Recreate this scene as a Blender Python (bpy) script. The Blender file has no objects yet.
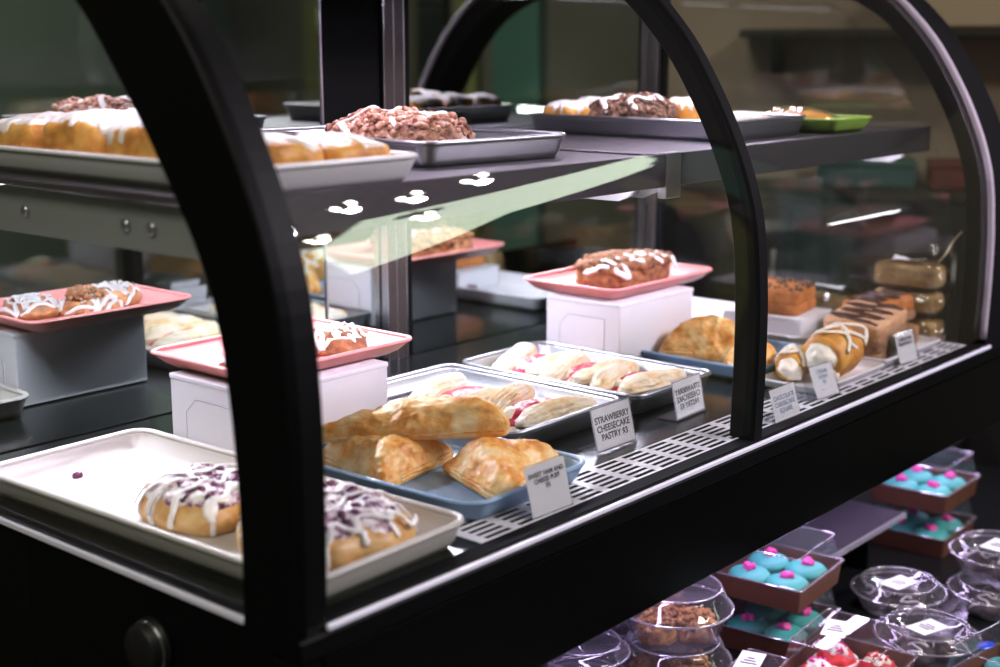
import bpy, math, random
from mathutils import Vector, Matrix, noise
PI = math.pi
D = 0.95                      # height of the case deck above the floor
COL = bpy.context.scene.collection
V = Vector

# ------------------------------------------------------------------ scene helpers
def thing(name, label, cat, loc=(0, 0, 0), rot=(0, 0, 0), group=None):
    o = bpy.data.objects.new(name, None)
    COL.objects.link(o)
    o.empty_display_size = .02
    o.location = loc
    o.rotation_euler = rot if isinstance(rot, (tuple, list)) else (0, 0, rot)
    o['label'] = label
    o['category'] = cat
    if group:
        o['group'] = group
    return o

def tag(o, label, cat, group=None):
    o['label'] = label
    o['category'] = cat
    if group:
        o['group'] = group
    return o

class MB:
    def __init__(s):
        s.v, s.f, s.m, s.sm = [], [], [], []
        s.mi = 0
        s.smooth = True
    def pt(s, p):
        s.v.append(tuple(p))
        return len(s.v) - 1
    def face(s, idx):
        s.f.append(tuple(idx)); s.m.append(s.mi); s.sm.append(s.smooth)
    def rings(s, rings, closed=True, cap0=False, cap1=False, loop=False):
        ids = [[s.pt(p) for p in r] for r in rings]
        n = len(ids[0])
        R = len(ids)
        for i in range(R if loop else R - 1):
            a, b = ids[i], ids[(i + 1) % R]
            for j in range(n if closed else n - 1):
                k = (j + 1) % n
                s.face((a[j], a[k], b[k], b[j]))
        if cap0: s.face(ids[0][::-1])
        if cap1: s.face(ids[-1])
        return ids
    def box(s, lo, hi, bev=0.0, M=None):
        x0, y0, z0 = lo; x1, y1, z1 = hi
        b = min(bev, (x1 - x0) * .45, (y1 - y0) * .45, (z1 - z0) * .45)
        if b <= 0:
            pts = [(x0, y0), (x1, y0), (x1, y1), (x0, y1)]
            rs = [[V((x, y, z)) for x, y in pts] for z in (z0, z1)]
        else:
            def rr(i, z):
                c = b
                return [V(p + (z,)) for p in ((x0 + c, y0 + i), (x1 - c, y0 + i), (x1 - i, y0 + c), (x1 - i, y1 - c),
                                              (x1 - c, y1 - i), (x0 + c, y1 - i), (x0 + i, y1 - c), (x0 + i, y0 + c))]
            def ri(z):
                return [V(p + (z,)) for p in ((x0 + b, y0 + b), (x1 - b, y0 + b), (x1 - b, y0 + b), (x1 - b, y1 - b),
                                              (x1 - b, y1 - b), (x0 + b, y1 - b), (x0 + b, y1 - b), (x0 + b, y0 + b))]
            rs = [ri(z0), rr(0, z0 + b), rr(0, z1 - b), ri(z1)]
        sm = s.smooth; s.smooth = False
        if M is not None: rs = [[M @ p for p in r] for r in rs]
        s.rings(rs, True, True, True)
        s.smooth = sm
    def tube(s, path, rad, n=8, flat=1.0, ups=None, caps=True):
        rs = []
        L = len(path)
        for i, p in enumerate(path):
            p = V(p)
            t = V(path[min(i + 1, L - 1)]) - V(path[max(i - 1, 0)])
            t = t.normalized() if t.length > 1e-9 else V((1, 0, 0))
            u = V(ups[i]) if ups else V((0, 0, 1))
            if abs(u.dot(t)) > .98: u = V((1, 0, 0)) if abs(t.x) < .9 else V((0, 1, 0))
            sd = t.cross(u).normalized(); u = sd.cross(t).normalized()
            r = rad(i / max(L - 1, 1)) if callable(rad) else rad
            rs.append([p + sd * (math.cos(a) * r) + u * (math.sin(a) * r * flat) for a in [2 * PI * k / n for k in range(n)]])
        s.rings(rs, True, caps, caps)
    def lathe(s, prof, n=48, M=None, cap0=True, cap1=True):
        rs = [[V((r * math.cos(2 * PI * k / n), r * math.sin(2 * PI * k / n), z)) for k in range(n)] for r, z in prof]
        if M is not None: rs = [[M @ p for p in r] for r in rs]
        s.rings(rs, True, cap0, cap1)
    def build(s, name, mats, parent=None, weld=False, recalc=True):
        me = bpy.data.meshes.new(name)
        me.from_pydata(s.v, [], s.f)
        if not isinstance(mats, (list, tuple)): mats = [mats]
        for m in mats: me.materials.append(m)
        me.polygons.foreach_set('material_index', s.m)
        me.polygons.foreach_set('use_smooth', s.sm)
        if recalc:
            import bmesh
            b = bmesh.new(); b.from_mesh(me)
            bmesh.ops.remove_doubles(b, verts=b.verts, dist=1e-6)
            bmesh.ops.recalc_face_normals(b, faces=b.faces)
            b.to_mesh(me); b.free()
        me.update()
        o = bpy.data.objects.new(name, me)
        COL.objects.link(o)
        if parent is not None: o.parent = parent
        return o

def catmull(pts, n):
    P = [V(p) if len(p) == 3 else V((p[0], p[1], 0)) for p in pts]
    seg = []
    for i in range(len(P) - 1):
        p0, p1, p2, p3 = P[max(i - 1, 0)], P[i], P[i + 1], P[min(i + 2, len(P) - 1)]
        for k in range(12):
            t = k / 12
            seg.append(.5 * ((2 * p1) + (p2 - p0) * t + (2 * p0 - 5 * p1 + 4 * p2 - p3) * t * t + (3 * p1 - p0 - 3 * p2 + p3) * t ** 3))
    seg.append(P[-1])
    d = [0]
    for a, b in zip(seg, seg[1:]): d.append(d[-1] + (b - a).length)
    out, j = [], 0
    for i in range(n):
        q = d[-1] * i / (n - 1)
        while j < len(d) - 2 and d[j + 1] < q: j += 1
        w = (q - d[j]) / max(d[j + 1] - d[j], 1e-9)
        out.append(seg[j].lerp(seg[j + 1], min(max(w, 0), 1)))
    return out

def rrect(w, d, r, z, n=6, cx=0, cy=0):
    r = max(min(r, w / 2 - 1e-4, d / 2 - 1e-4), 1e-5)
    out = []
    for (sx, sy, a0) in ((1, 1, 0), (-1, 1, 90), (-1, -1, 180), (1, -1, 270)):
        for k in range(n + 1):
            a = math.radians(a0 + 90 * k / n)
            out.append(V((cx + sx * (w / 2 - r) + r * math.cos(a), cy + sy * (d / 2 - r) + r * math.sin(a), z)))
    return out

# ------------------------------------------------------------------ materials
def nmat(name):
    m = bpy.data.materials.new(name); m.use_nodes = True
    nt = m.node_tree; nt.nodes.clear()
    out = nt.nodes.new('ShaderNodeOutputMaterial')
    return m, nt, out

def N(nt, t, **k):
    n = nt.nodes.new(t)
    for a, v in k.items():
        if a.startswith('i_'): n.inputs[a[2:].replace('_', ' ')].default_value = v
        else: setattr(n, a, v)
    return n

def rgba(c): return (c[0], c[1], c[2], 1)

def plain(name, col, rough=.5, metal=0, spec=.5, bump=0, bscale=60, var=0, vscale=8, coat=0, sss=0, stretch=None):
    m, nt, out = nmat(name)
    p = N(nt, 'ShaderNodeBsdfPrincipled')
    p.inputs['Base Color'].default_value = rgba(col)
    p.inputs['Roughness'].default_value = rough
    p.inputs['Metallic'].default_value = metal
    p.inputs['Specular IOR Level'].default_value = spec
    p.inputs['Coat Weight'].default_value = coat
    p.inputs['Coat Roughness'].default_value = .08
    if sss:
        p.inputs['Subsurface Weight'].default_value = sss
        p.inputs['Subsurface Radius'].default_value = (.01, .006, .004)
        p.inputs['Subsurface Scale'].default_value = .5
    tc = N(nt, 'ShaderNodeTexCoord')
    src = tc.outputs['Object']
    if stretch:
        mp = N(nt, 'ShaderNodeMapping'); mp.inputs['Scale'].default_value = stretch
        nt.links.new(src, mp.inputs['Vector']); src = mp.outputs['Vector']
    if var:
        nz = N(nt, 'ShaderNodeTexNoise', i_Scale=vscale, i_Detail=6.0)
        nt.links.new(src, nz.inputs['Vector'])
        mx = N(nt, 'ShaderNodeMix', data_type='RGBA')
        mx.inputs[6].default_value = rgba([c * (1 - var) for c in col]); mx.inputs[7].default_value = rgba([min(1, c * (1 + var)) for c in col])
        nt.links.new(nz.outputs['Fac'], mx.inputs[0]); nt.links.new(mx.outputs[2], p.inputs['Base Color'])
    if bump:
        nb = N(nt, 'ShaderNodeTexNoise', i_Scale=bscale, i_Detail=5.0)
        nt.links.new(src, nb.inputs['Vector'])
        b = N(nt, 'ShaderNodeBump', i_Strength=bump, i_Distance=.002)
        nt.links.new(nb.outputs['Fac'], b.inputs['Height']); nt.links.new(b.outputs['Normal'], p.inputs['Normal'])
    nt.links.new(p.outputs[0], out.inputs[0])
    return m

def emis(name, col, s):
    m, nt, out = nmat(name)
    e = N(nt, 'ShaderNodeEmission', i_Color=rgba(col), i_Strength=s)
    nt.links.new(e.outputs[0], out.inputs[0])
    return m

def glass(name, tint=(.98, .99, .985), f0=.04, gcol=(1, 1, 1), rough=0.0, wob=0, milk=0):
    """clear pane: straight transmission plus a Schlick reflection"""
    m, nt, out = nmat(name)
    tr = N(nt, 'ShaderNodeBsdfTransparent', i_Color=rgba(tint))
    gl = N(nt, 'ShaderNodeBsdfGlossy', i_Color=rgba(gcol), i_Roughness=rough)
    lw = N(nt, 'ShaderNodeLayerWeight', i_Blend=.5)
    pw = N(nt, 'ShaderNodeMath', operation='POWER'); pw.inputs[1].default_value = 5
    mu = N(nt, 'ShaderNodeMath', operation='MULTIPLY_ADD'); mu.inputs[1].default_value = 1 - f0; mu.inputs[2].default_value = f0
    mx = N(nt, 'ShaderNodeMixShader')
    L = nt.links.new
    L(lw.outputs['Facing'], pw.inputs[0]); L(pw.outputs[0], mu.inputs[0]); L(mu.outputs[0], mx.inputs[0])
    L(tr.outputs[0], mx.inputs[1]); L(gl.outputs[0], mx.inputs[2]); L(mx.outputs[0], out.inputs[0])
    if milk:
        df = N(nt, 'ShaderNodeBsdfDiffuse', i_Color=(.85, .83, .88, 1)); tl = N(nt, 'ShaderNodeBsdfTranslucent', i_Color=(.85, .83, .88, 1))
        m1 = N(nt, 'ShaderNodeMixShader'); m1.inputs[0].default_value = .5; m2 = N(nt, 'ShaderNodeMixShader'); m2.inputs[0].default_value = milk
        L(df.outputs[0], m1.inputs[1]); L(tl.outputs[0], m1.inputs[2]); L(mx.outputs[0], m2.inputs[1]); L(m1.outputs[0], m2.inputs[2]); L(m2.outputs[0], out.inputs[0])
    if wob:
        tc = N(nt, 'ShaderNodeTexCoord')
        nz = N(nt, 'ShaderNodeTexNoise', i_Scale=wob, i_Detail=2.0)
        b = N(nt, 'ShaderNodeBump', i_Strength=.07, i_Distance=.004)
        L(tc.outputs['Object'], nz.inputs['Vector']); L(nz.outputs['Fac'], b.inputs['Height']); L(b.outputs['Normal'], gl.inputs['Normal'])
    return m

def baked(name, stops, scale=25, rough=.55, bump=.5, bscale=120, detail=8, layers=0, spec=.4, zramp=None, sss=.12):
    """crust: blotchy browning from a colour ramp over noise, optional lamination lines along local z"""
    m, nt, out = nmat(name)
    L = nt.links.new
    p = N(nt, 'ShaderNodeBsdfPrincipled', i_Roughness=rough)
    p.inputs['Specular IOR Level'].default_value = spec
    if sss:
        p.inputs['Subsurface Weight'].default_value = sss
        p.inputs['Subsurface Radius'].default_value = (.008, .004, .002)
        p.inputs['Subsurface Scale'].default_value = .4
    tc = N(nt, 'ShaderNodeTexCoord'); oi = N(nt, 'ShaderNodeObjectInfo')
    ad = N(nt, 'ShaderNodeVectorMath', operation='ADD'); ml = N(nt, 'ShaderNodeMath', operation='MULTIPLY'); ml.inputs[1].default_value = 7
    L(oi.outputs['Random'], ml.inputs[0]); L(tc.outputs['Object'], ad.inputs[0]); L(ml.outputs[0], ad.inputs[1])
    nz = N(nt, 'ShaderNodeTexNoise', i_Scale=scale, i_Detail=float(detail), i_Roughness=.62)
    L(ad.outputs[0], nz.inputs['Vector'])
    r = N(nt, 'ShaderNodeValToRGB')
    el = r.color_ramp.elements
    while len(el) < len(stops): el.new(.5)
    for e, (pos, c) in zip(el, stops): e.position = pos; e.color = rgba(c)
    L(nz.outputs['Fac'], r.inputs['Fac'])
    L(r.outputs['Color'], p.inputs['Base Color'])
    nb = N(nt, 'ShaderNodeTexNoise', i_Scale=bscale, i_Detail=6.0)
    L(ad.outputs[0], nb.inputs['Vector'])
    h = nb.outputs['Fac']
    if layers:
        wv = N(nt, 'ShaderNodeTexWave', wave_type='BANDS', bands_direction='Z', i_Scale=float(layers), i_Distortion=3.0)
        wv.inputs['Detail'].default_value = 3; wv.inputs['Detail Scale'].default_value = 2
        L(ad.outputs[0], wv.inputs['Vector'])
        am = N(nt, 'ShaderNodeMath', operation='ADD'); L(h, am.inputs[0]); L(wv.outputs['Fac'], am.inputs[1]); h = am.outputs[0]
    b = N(nt, 'ShaderNodeBump', i_Strength=bump, i_Distance=.002)
    L(h, b.inputs['Height']); L(b.outputs['Normal'], p.inputs['Normal'])
    L(p.outputs[0], out.inputs[0])
    return m

BLACK = plain('black_powder_coat', (.002, .0021, .0026), .5, spec=.08)
BLACKG = plain('black_gloss_panel', (.0015, .0015, .0018), .2, spec=.14)
BLACKM = plain('black_matt_plastic', (.003, .0031, .0035), .75, spec=.08)
DECK = plain('dark_polished_deck', (.006, .007, .007), .16, spec=.35, bump=.05, bscale=14)
SHELFM = plain('satin_shelf_steel', (.15, .14, .155), .38, metal=1, bump=.04, bscale=40, stretch=(1, 30, 30))
STEEL = plain('stainless_steel', (.5, .5, .52), .3, metal=1, bump=.04, bscale=40, stretch=(1, 30, 30))
DSTEEL = plain('dark_brushed_steel', (.12, .115, .11), .32, metal=1, bump=.05, bscale=40, stretch=(1, 30, 30))
ALU = plain('aluminium_pan', (.45, .46, .49), .33, metal=1, bump=.12, bscale=25, var=.15, vscale=30)
CHROME = plain('chrome_trim', (.8, .78, .82), .18, metal=1)
GRATE = plain('pale_grate_enamel', (.78, .76, .82), .35, bump=.03)
EDGE = plain('polished_glass_edge', (.75, .74, .88), .25, spec=.7, coat=.5)  # lavender-white colour carries the light caught by the glass edge
MIRROR = plain('tinted_mirror', (.62, .68, .66), .012, metal=1)
GLASS = glass('clear_curved_glass', (.985, .99, .985), .06)
GLASSE = glass('clear_side_glass', (.985, .992, .985), .04)
SHELFG = glass('smoked_shelf_glass', (.35, .4, .38), .06, rough=.03)
ACRYL = glass('clear_acrylic', (.96, .96, .97), .06, rough=.02)
TUB = glass('clear_tub_plastic', (.93, .92, .95), .06, rough=.025, wob=40, milk=.045)
BOXLID = glass('clear_box_lid', (.95, .94, .96), .035, rough=.02, milk=.02)
RIMP = glass('clear_rim_plastic', (.9, .88, .95), .42, rough=.12, milk=.25)
CELLO = glass('crinkled_cellophane', (.9, .9, .88), .1, rough=.05, wob=55)
PAPER = plain('white_card', (.88, .88, .9), .7)
BOXCARD = plain('white_bakery_card', (.7, .69, .73), .6, bump=.03)
INK = plain('black_ink', (.015, .015, .02), .6)
INKB = plain('blue_grey_ink', (.22, .26, .38), .6)
CREAMTRAY = plain('cream_melamine', (.6, .565, .535), .3, spec=.5, var=.03)
WHITEPLATE = plain('white_melamine', (.8, .78, .82), .25)
PINK = plain('coral_pink_melamine', (.72, .26, .24), .32)
BLUE = plain('powder_blue_melamine', (.26, .4, .6), .3)
GREEN = plain('lime_green_plastic', (.25, .42, .06), .35)
LINER = plain('parchment_liner', (.76, .75, .78), .7)

PUFF = baked('golden_puff_crust', [(.3, (.46, .13, .02)), (.43, (.8, .35, .075)), (.55, (.92, .58, .23)), (.7, (.95, .76, .47))], 34, .38, .9, 130, 10, 0)
PUFFPALE = baked('pale_sugared_puff', [(.28, (.7, .43, .18)), (.41, (.87, .67, .42)), (.54, (.93, .81, .63)), (.72, (.96, .91, .84))], 30, .6, .5, 140, 8, 45)
DANISH = baked('danish_crust', [(.3, (.36, .15, .04)), (.45, (.62, .33, .11)), (.6, (.78, .5, .22)), (.78, (.85, .65, .4))], 20, .4, .4, 90)
BUN = baked('bun_crust', [(.3, (.36, .11, .015)), (.48, (.66, .29, .05)), (.64, (.8, .45, .11)), (.8, (.86, .62, .28))], 26, .5, .6, 110)
CINN = baked('cinnamon_roll_crust', [(.3, (.09, .03, .01)), (.47, (.26, .095, .03)), (.63, (.42, .18, .06)), (.8, (.6, .33, .13))], 42, .55, .9, 150)
CRUMB = baked('brown_streusel', [(.3, (.07, .025, .009)), (.5, (.2, .078, .028)), (.7, (.36, .165, .065))], 90, .75, 1, 260, sss=0)
NUTTY = baked('nutty_crust', [(.32, (.06, .02, .02)), (.45, (.3, .12, .075)), (.56, (.56, .31, .22)), (.7, (.88, .74, .72))], 60, .6, 1, 220)
NUTDARK = baked('dark_walnut_crumb', [(.32, (.025, .012, .008)), (.48, (.12, .055, .03)), (.62, (.3, .17, .1)), (.78, (.7, .58, .5))], 80, .6, 1, 240)
BERRY = baked('purple_berry', [(.3, (.03, .006, .025)), (.5, (.1, .014, .07)), (.68, (.24, .03, .12))], 90, .22, .6, 200, spec=.6)
BERRYICE = baked('iced_berry_topping', [(.36, (.05, .01, .04)), (.45, (.2, .04, .13)), (.5, (.6, .42, .52)), (.6, (.9, .85, .88))], 95, .3, .8, 140, 6, spec=.6)
STRAW = baked('strawberry_filling', [(.3, (.3, .01, .03)), (.5, (.55, .03, .06)), (.7, (.68, .09, .13)), (.88, (.8, .34, .36))], 55, .25, .6, 160, spec=.6)
CHEESE = baked('cream_cheese_filling', [(.3, (.82, .66, .42)), (.6, (.92, .84, .7))], 40, .4, .3, 90)
TAN = baked('tan_cheesecake_top', [(.3, (.5, .24, .12)), (.55, (.7, .4, .23)), (.78, (.8, .54, .36))], 30, .5, .4, 160)
ORANGE = baked('orange_brown_bar', [(.3, (.28, .08, .02)), (.55, (.5, .17, .04)), (.78, (.6, .25, .08))], 45, .6, .9, 180)
CAKE = baked('brown_cake_crumb', [(.3, (.16, .07, .03)), (.55, (.36, .19, .1)), (.78, (.5, .32, .2))], 90, .7, 1, 260, sss=0)
ICING = plain('white_icing', (.9, .86, .86), .28, bump=.15, bscale=60, coat=.3, sss=.1)
GLAZE = baked('thin_sugar_glaze', [(.3, (.83, .66, .5)), (.42, (.9, .82, .77)), (.6, (.93, .89, .89))], 40, .25, .4, 90, spec=.6)
CREAM = plain('ivory_cream', (.88, .82, .7), .4, bump=.2, bscale=50, sss=.1)
CHOC = plain('chocolate_drizzle', (.07, .025, .018), .25, coat=.4)
TEALC = plain('teal_macaron_shell', (.055, .39, .33), .55, bump=.1, bscale=300)
TEALG = plain('teal_ganache', (.12, .38, .44), .6)
MAG = plain('magenta_sugar_flower', (.8, .05, .35), .45, bump=.6, bscale=300)
REDV = baked('red_velvet_shell', [(.3, (.4, .01, .02)), (.6, (.72, .04, .05)), (.8, (.8, .14, .14))], 60, .55, .4, 200)
KRAFT = plain('brown_kraft_board', (.1, .036, .018), .6, var=.15, vscale=20)
COOKIE = baked('granola_cookie', [(.3, (.08, .03, .008)), (.5, (.3, .13, .03)), (.7, (.55, .3, .09))], 80, .65, 1, 200)
DARKCOOKIE = baked('dark_chocolate_cookie', [(.3, (.012, .008, .01)), (.6, (.05, .03, .03)), (.8, (.1, .07, .07))], 70, .5, 1, 200, sss=0)
BLUEST = plain('blue_sticker', (.02, .06, .5), .3)

# ------------------------------------------------------------------ surface shapes
def nv(p, s, seed):
    return noise.noise(V((p.x * s + seed * 3.17, p.y * s - seed * 1.7, p.z * s + seed * .9)))

def superR(a, b, n): return lambda t: (abs(math.cos(t) / a) ** n + abs(math.sin(t) / b) ** n) ** (-1 / n)

def polyR(edges, p=10):
    """edges: (direction angle in degrees, distance) of a convex outline, corners rounded by the power p"""
    E = [(math.radians(a), d) for a, d in edges]
    return lambda t: sum(max(math.cos(t - a), 0) ** p / d ** p for a, d in E) ** (-1 / p)

PROF_BUN = [(0, 1), (.35, .97), (.65, .88), (.86, .7), (.97, .45), (1, .25), (.97, .06), (.93, 0)]
PROF_SLAB = [(0, 1), (.4, 1), (.75, .98), (.93, .92), (.99, .76), (1, .5), (.99, .15), (.96, 0)]
PROF_PUFF = [(0, 1), (.3, .96), (.55, .84), (.75, .64), (.9, .42), (.985, .26), (1, .14), (.97, .03), (.94, 0)]
PROF_MOUND = [(0, 1), (.3, .93), (.55, .75), (.78, .47), (.94, .2), (1, .06), (.98, 0)]

class Dome:
    def __init__(s, R, H, prof=PROF_BUN, noi=((.0015, 40),), seed=1, top=None, bend=None):
        s.R, s.H, s.noi, s.seed, s.top, s.bend = R, H, noi, seed, top, bend
        s.tab = catmull(prof, 60)
    def base(s, th, ph):
        q = min(max(ph, 0), 1) * 59
        i = min(int(q), 58); c = s.tab[i].lerp(s.tab[i + 1], q - i)
        r = s.R(th) * c.x
        x, y, z = r * math.cos(th), r * math.sin(th), s.H * c.y
        if s.top: z += s.top(x, y) * min(1, max(c.y, 0) * 1.6)
        p = V((x, y, z))
        return s.bend(p) if s.bend else p
    def at(s, th, ph, off=0):
        e = .02
        p = s.base(th, ph)
        a = s.base(th + e, max(ph, .03)) - s.base(th - e, max(ph, .03))
        b = s.base(th, min(ph + e, 1)) - s.base(th, max(ph - e, 0))
        n = a.cross(b) * -1
        if n.length < 1e-12: n = V((0, 0, 1))
        n.normalize()
        if ph < .04: n = V((0, 0, 1))
        d = 0
        for amp, sc in s.noi: d += amp * nv(p, sc, s.seed + amp * 100)
        if ph > .8: d *= max(0, (.97 - ph) / .17)
        return p + n * (d + off), n
    def phi_of(s, f):
        """the profile position whose radius is the fraction f of the outline"""
        for i in range(59):
            if s.tab[i + 1].x >= f and s.tab[i].x <= f: 
                w = (f - s.tab[i].x) / max(s.tab[i + 1].x - s.tab[i].x, 1e-9)
                return (i + w) / 59
        return .75
    def xy(s, x, y, off=0):
        th = math.atan2(y, x); f = math.hypot(x, y) / s.R(th)
        if f <= .98: ph = s.phi_of(f)
        else: ph = min(s.phi_of(.98) + (f - .98) * 1.2, .93)
        return s.at(th, ph, off)
    def mesh(s, name, mat, parent, nu=72, nv_=28):
        mb = MB()
        rs = []
        for i in range(1, nv_ + 1):
            ph = (i / nv_) ** .9
            rs.append([s.at(2 * PI * k / nu, ph)[0] for k in range(nu)])
        ids = mb.rings(rs, True, False, True)
        c = mb.pt(s.at(0, 0)[0])
        for k in range(nu): mb.face((ids[0][k], c, ids[0][(k + 1) % nu]))
        return mb.build(name, mat, parent)
    def patch(s, name, mat, parent, F, thick, noi=((.001, 120),), seed=5, nu=60, nr=12, phmax=.93, cen=(0, 0)):
        """a covering on top: F(theta) = share of the way down the profile that it reaches"""
        mb = MB(); rs = []
        for i in range(1, nr + 1):
            t = i / nr
            r = []
            for k in range(nu):
                th = 2 * PI * k / nu
                ph = min(F(th), phmax) * t
                p, n = s.at(th, ph)
                o = thick * (1 - t ** 5) - .0012 * t ** 5
                if t < 1:
                    for a, sc in noi: o += a * nv(p, sc, seed)
                r.append(p + n * o)
            rs.append(r)
        ids = mb.rings(rs)
        p, n = s.at(0, 0)
        c = mb.pt(p + n * thick)
        for k in range(nu): mb.face((ids[0][k], c, ids[0][(k + 1) % nu]))
        return mb.build(name, mat, parent)
    def drizzle(s, name, mat, parent, pts, r=.003, dens=10, off=None, flat=.6, rv=.25, seed=3):
        P = catmull(pts, max(int(len(pts) * dens), 8))
        path, ups = [], []
        for p in P:
            q, n = s.xy(p.x, p.y, r * .25 if off is None else off)
            path.append(q); ups.append(n)
        mb = MB()
        mb.tube(path, lambda t: r * (1 + rv * noise.noise(V((t * 9 + seed * 5, seed, 0)))) * (1 if .02 < t < .98 else .55), 8, flat, ups)
        return mb.build(name, mat, parent)

def lumps(name, mat, parent, places, seed=1, squash=.8, sub=2):
    """a scatter of small irregular crumbs in one mesh: nobody could count them"""
    mb = MB(); rnd = random.Random(seed)
    for p, n, r in places:
        nu, nl = 7, 5
        ax = V((rnd.uniform(-1, 1), rnd.uniform(-1, 1), rnd.uniform(-1, 1))).normalized()
        Q = Matrix.Rotation(rnd.uniform(0, 6.28), 3, ax)
        rs = []
        for i in range(1, nl):
            a = PI * i / nl
            rs.append([p + Q @ V((r * math.sin(a) * math.cos(2 * PI * k / nu) * rnd.uniform(.8, 1.2), r * math.sin(a) * math.sin(2 * PI * k / nu) * rnd.uniform(.8, 1.2), r * squash * math.cos(a))) for k in range(nu)])
        mb.rings(rs, True, True, True)
    o = mb.build(name, mat, parent, recalc=False)
    o['kind'] = 'stuff'
    return o

def scatter(dome, n, rmin, rmax, phmax, seed, sink=.3, fmin=0.0):
    rnd = random.Random(seed); out = []
    for _ in range(n):
        th = rnd.uniform(0, 2 * PI); f = math.sqrt(rnd.uniform(fmin, 1)) * .97
        ph = dome.phi_of(f) if f < .95 else rnd.uniform(dome.phi_of(.95), phmax)
        if ph > phmax: ph = phmax * rnd.random() ** .5
        r = rnd.uniform(rmin, rmax)
        p, nn = dome.at(th, ph, -r * sink + r * .4)
        out.append((p, nn, r))
    return out

def zigzag(x0, x1, w, n, jit=0, seed=0, y0=0):
    rnd = random.Random(seed)
    return [(x0 + (x1 - x0) * i / n + rnd.uniform(-jit, jit), y0 + (w if i % 2 else -w) + rnd.uniform(-jit, jit)) for i in range(n + 1)]

# ------------------------------------------------------------------ trays, plates, boxes
def tray(name, label, cat, loc, w, d, h, mats, rz=0, flare=.012, t=.003, r=.02, bead=.0025, group=None, liner=None):
    root = thing(name, label, cat, loc, rz, group)
    mb = MB()
    seq = [(flare, 0, r * .7), (flare * .55, h * .3, r * .85), (flare * .15, h * .8, r), (0, h, r)]
    rs = [rrect(w - 2 * i, d - 2 * i, q, z) for i, z, q in seq]
    rs += [rrect(w - 2 * (i + t), d - 2 * (i + t), max(q - t, .002), max(z, t)) for i, z, q in reversed(seq)]
    mb.rings(rs, True, True, True)
    mb.build('basin', mats, root)
    b = MB()
    n = 8
    ring = rrect(w - t, d - t, r, h)
    L = len(ring); rr = []
    for k in range(L):
        tg = (ring[(k + 1) % L] - ring[k - 1]).normalized(); o = V((tg.y, -tg.x, 0))
        rr.append([ring[k] + o * (bead * 1.3 * math.cos(2 * PI * j / n)) + V((0, 0, bead * math.sin(2 * PI * j / n))) for j in range(n)])
    b.rings(rr, True, loop=True)
    b.build('rim', mats, root)
    if liner:
        l = MB(); l.rings([rrect(w - 2 * flare - .012, d - 2 * flare - .012, r * .5, t + .0004), rrect(w - 2 * flare - .012, d - 2 * flare - .012, r * .5, t + .0009)], True, True, True)
        l.build('paper_liner', liner, root)
    return root

def bakery_box(label, loc, w, d, h, rz=0):
    root = thing('bakery_box', label, 'box', loc, rz)
    mb = MB(); mb.box((-w / 2, -d / 2, 0), (w / 2, d / 2, h - .004), .0015); mb.build('box_body', BOXCARD, root)
    mb = MB(); mb.box((-w / 2 - .0008, -d / 2 - .0008, h - .006), (w / 2 + .0008, d / 2 + .0008, h), .0012); mb.build('lid', BOXCARD, root)
    # side tuck flaps of the folded card on both short ends
    for s in (-1, 1):
        f = MB()
        x = s * (w / 2 + .0009)
        pts = [(-d * .3, .0), (d * .3, .0), (d * .3, h * .55), (d * .18, h * .72), (-d * .3, h * .72)]
        f.smooth = False
        f.rings([[V((x - s * .0009, y, z + .004)) for y, z in pts], [V((x + s * .0005, y, z + .004)) for y, z in pts]], True, True, True)
        f.build('tuck_flap', BOXCARD, root)
        e = MB()
        e.tube([V((x + s * .0006, y, z + .004)) for y, z in [pts[1], pts[2], pts[3], pts[4]]], .00032, 5)
        e.build('flap_slit', plain('grey_slit', (.12, .13, .15), .8) if 'grey_slit' not in bpy.data.materials else bpy.data.materials['grey_slit'], root)
    return root

def text_mesh(name, body, size, mat, parent, M, mirror=False, bold=0, space=.95):
    cu = bpy.data.curves.new('t', 'FONT')
    cu.body = body; cu.size = size; cu.align_x = 'CENTER'; cu.align_y = 'CENTER'
    cu.extrude = .00015; cu.offset = bold; cu.space_line = space
    to = bpy.data.objects.new('t', cu); COL.objects.link(to)
    bpy.context.view_layer.update()
    me = bpy.data.meshes.new_from_object(to.evaluated_get(bpy.context.evaluated_depsgraph_get()))
    bpy.data.objects.remove(to); bpy.data.curves.remove(cu)
    me.name = name
    me.materials.clear(); me.materials.append(mat)
    if mirror:
        me.transform(Matrix.Scale(-1, 4, V((1, 0, 0)))); me.flip_normals()
    me.transform(M)
    o = bpy.data.objects.new(name, me); COL.objects.link(o); o.parent = parent
    return o

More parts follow.
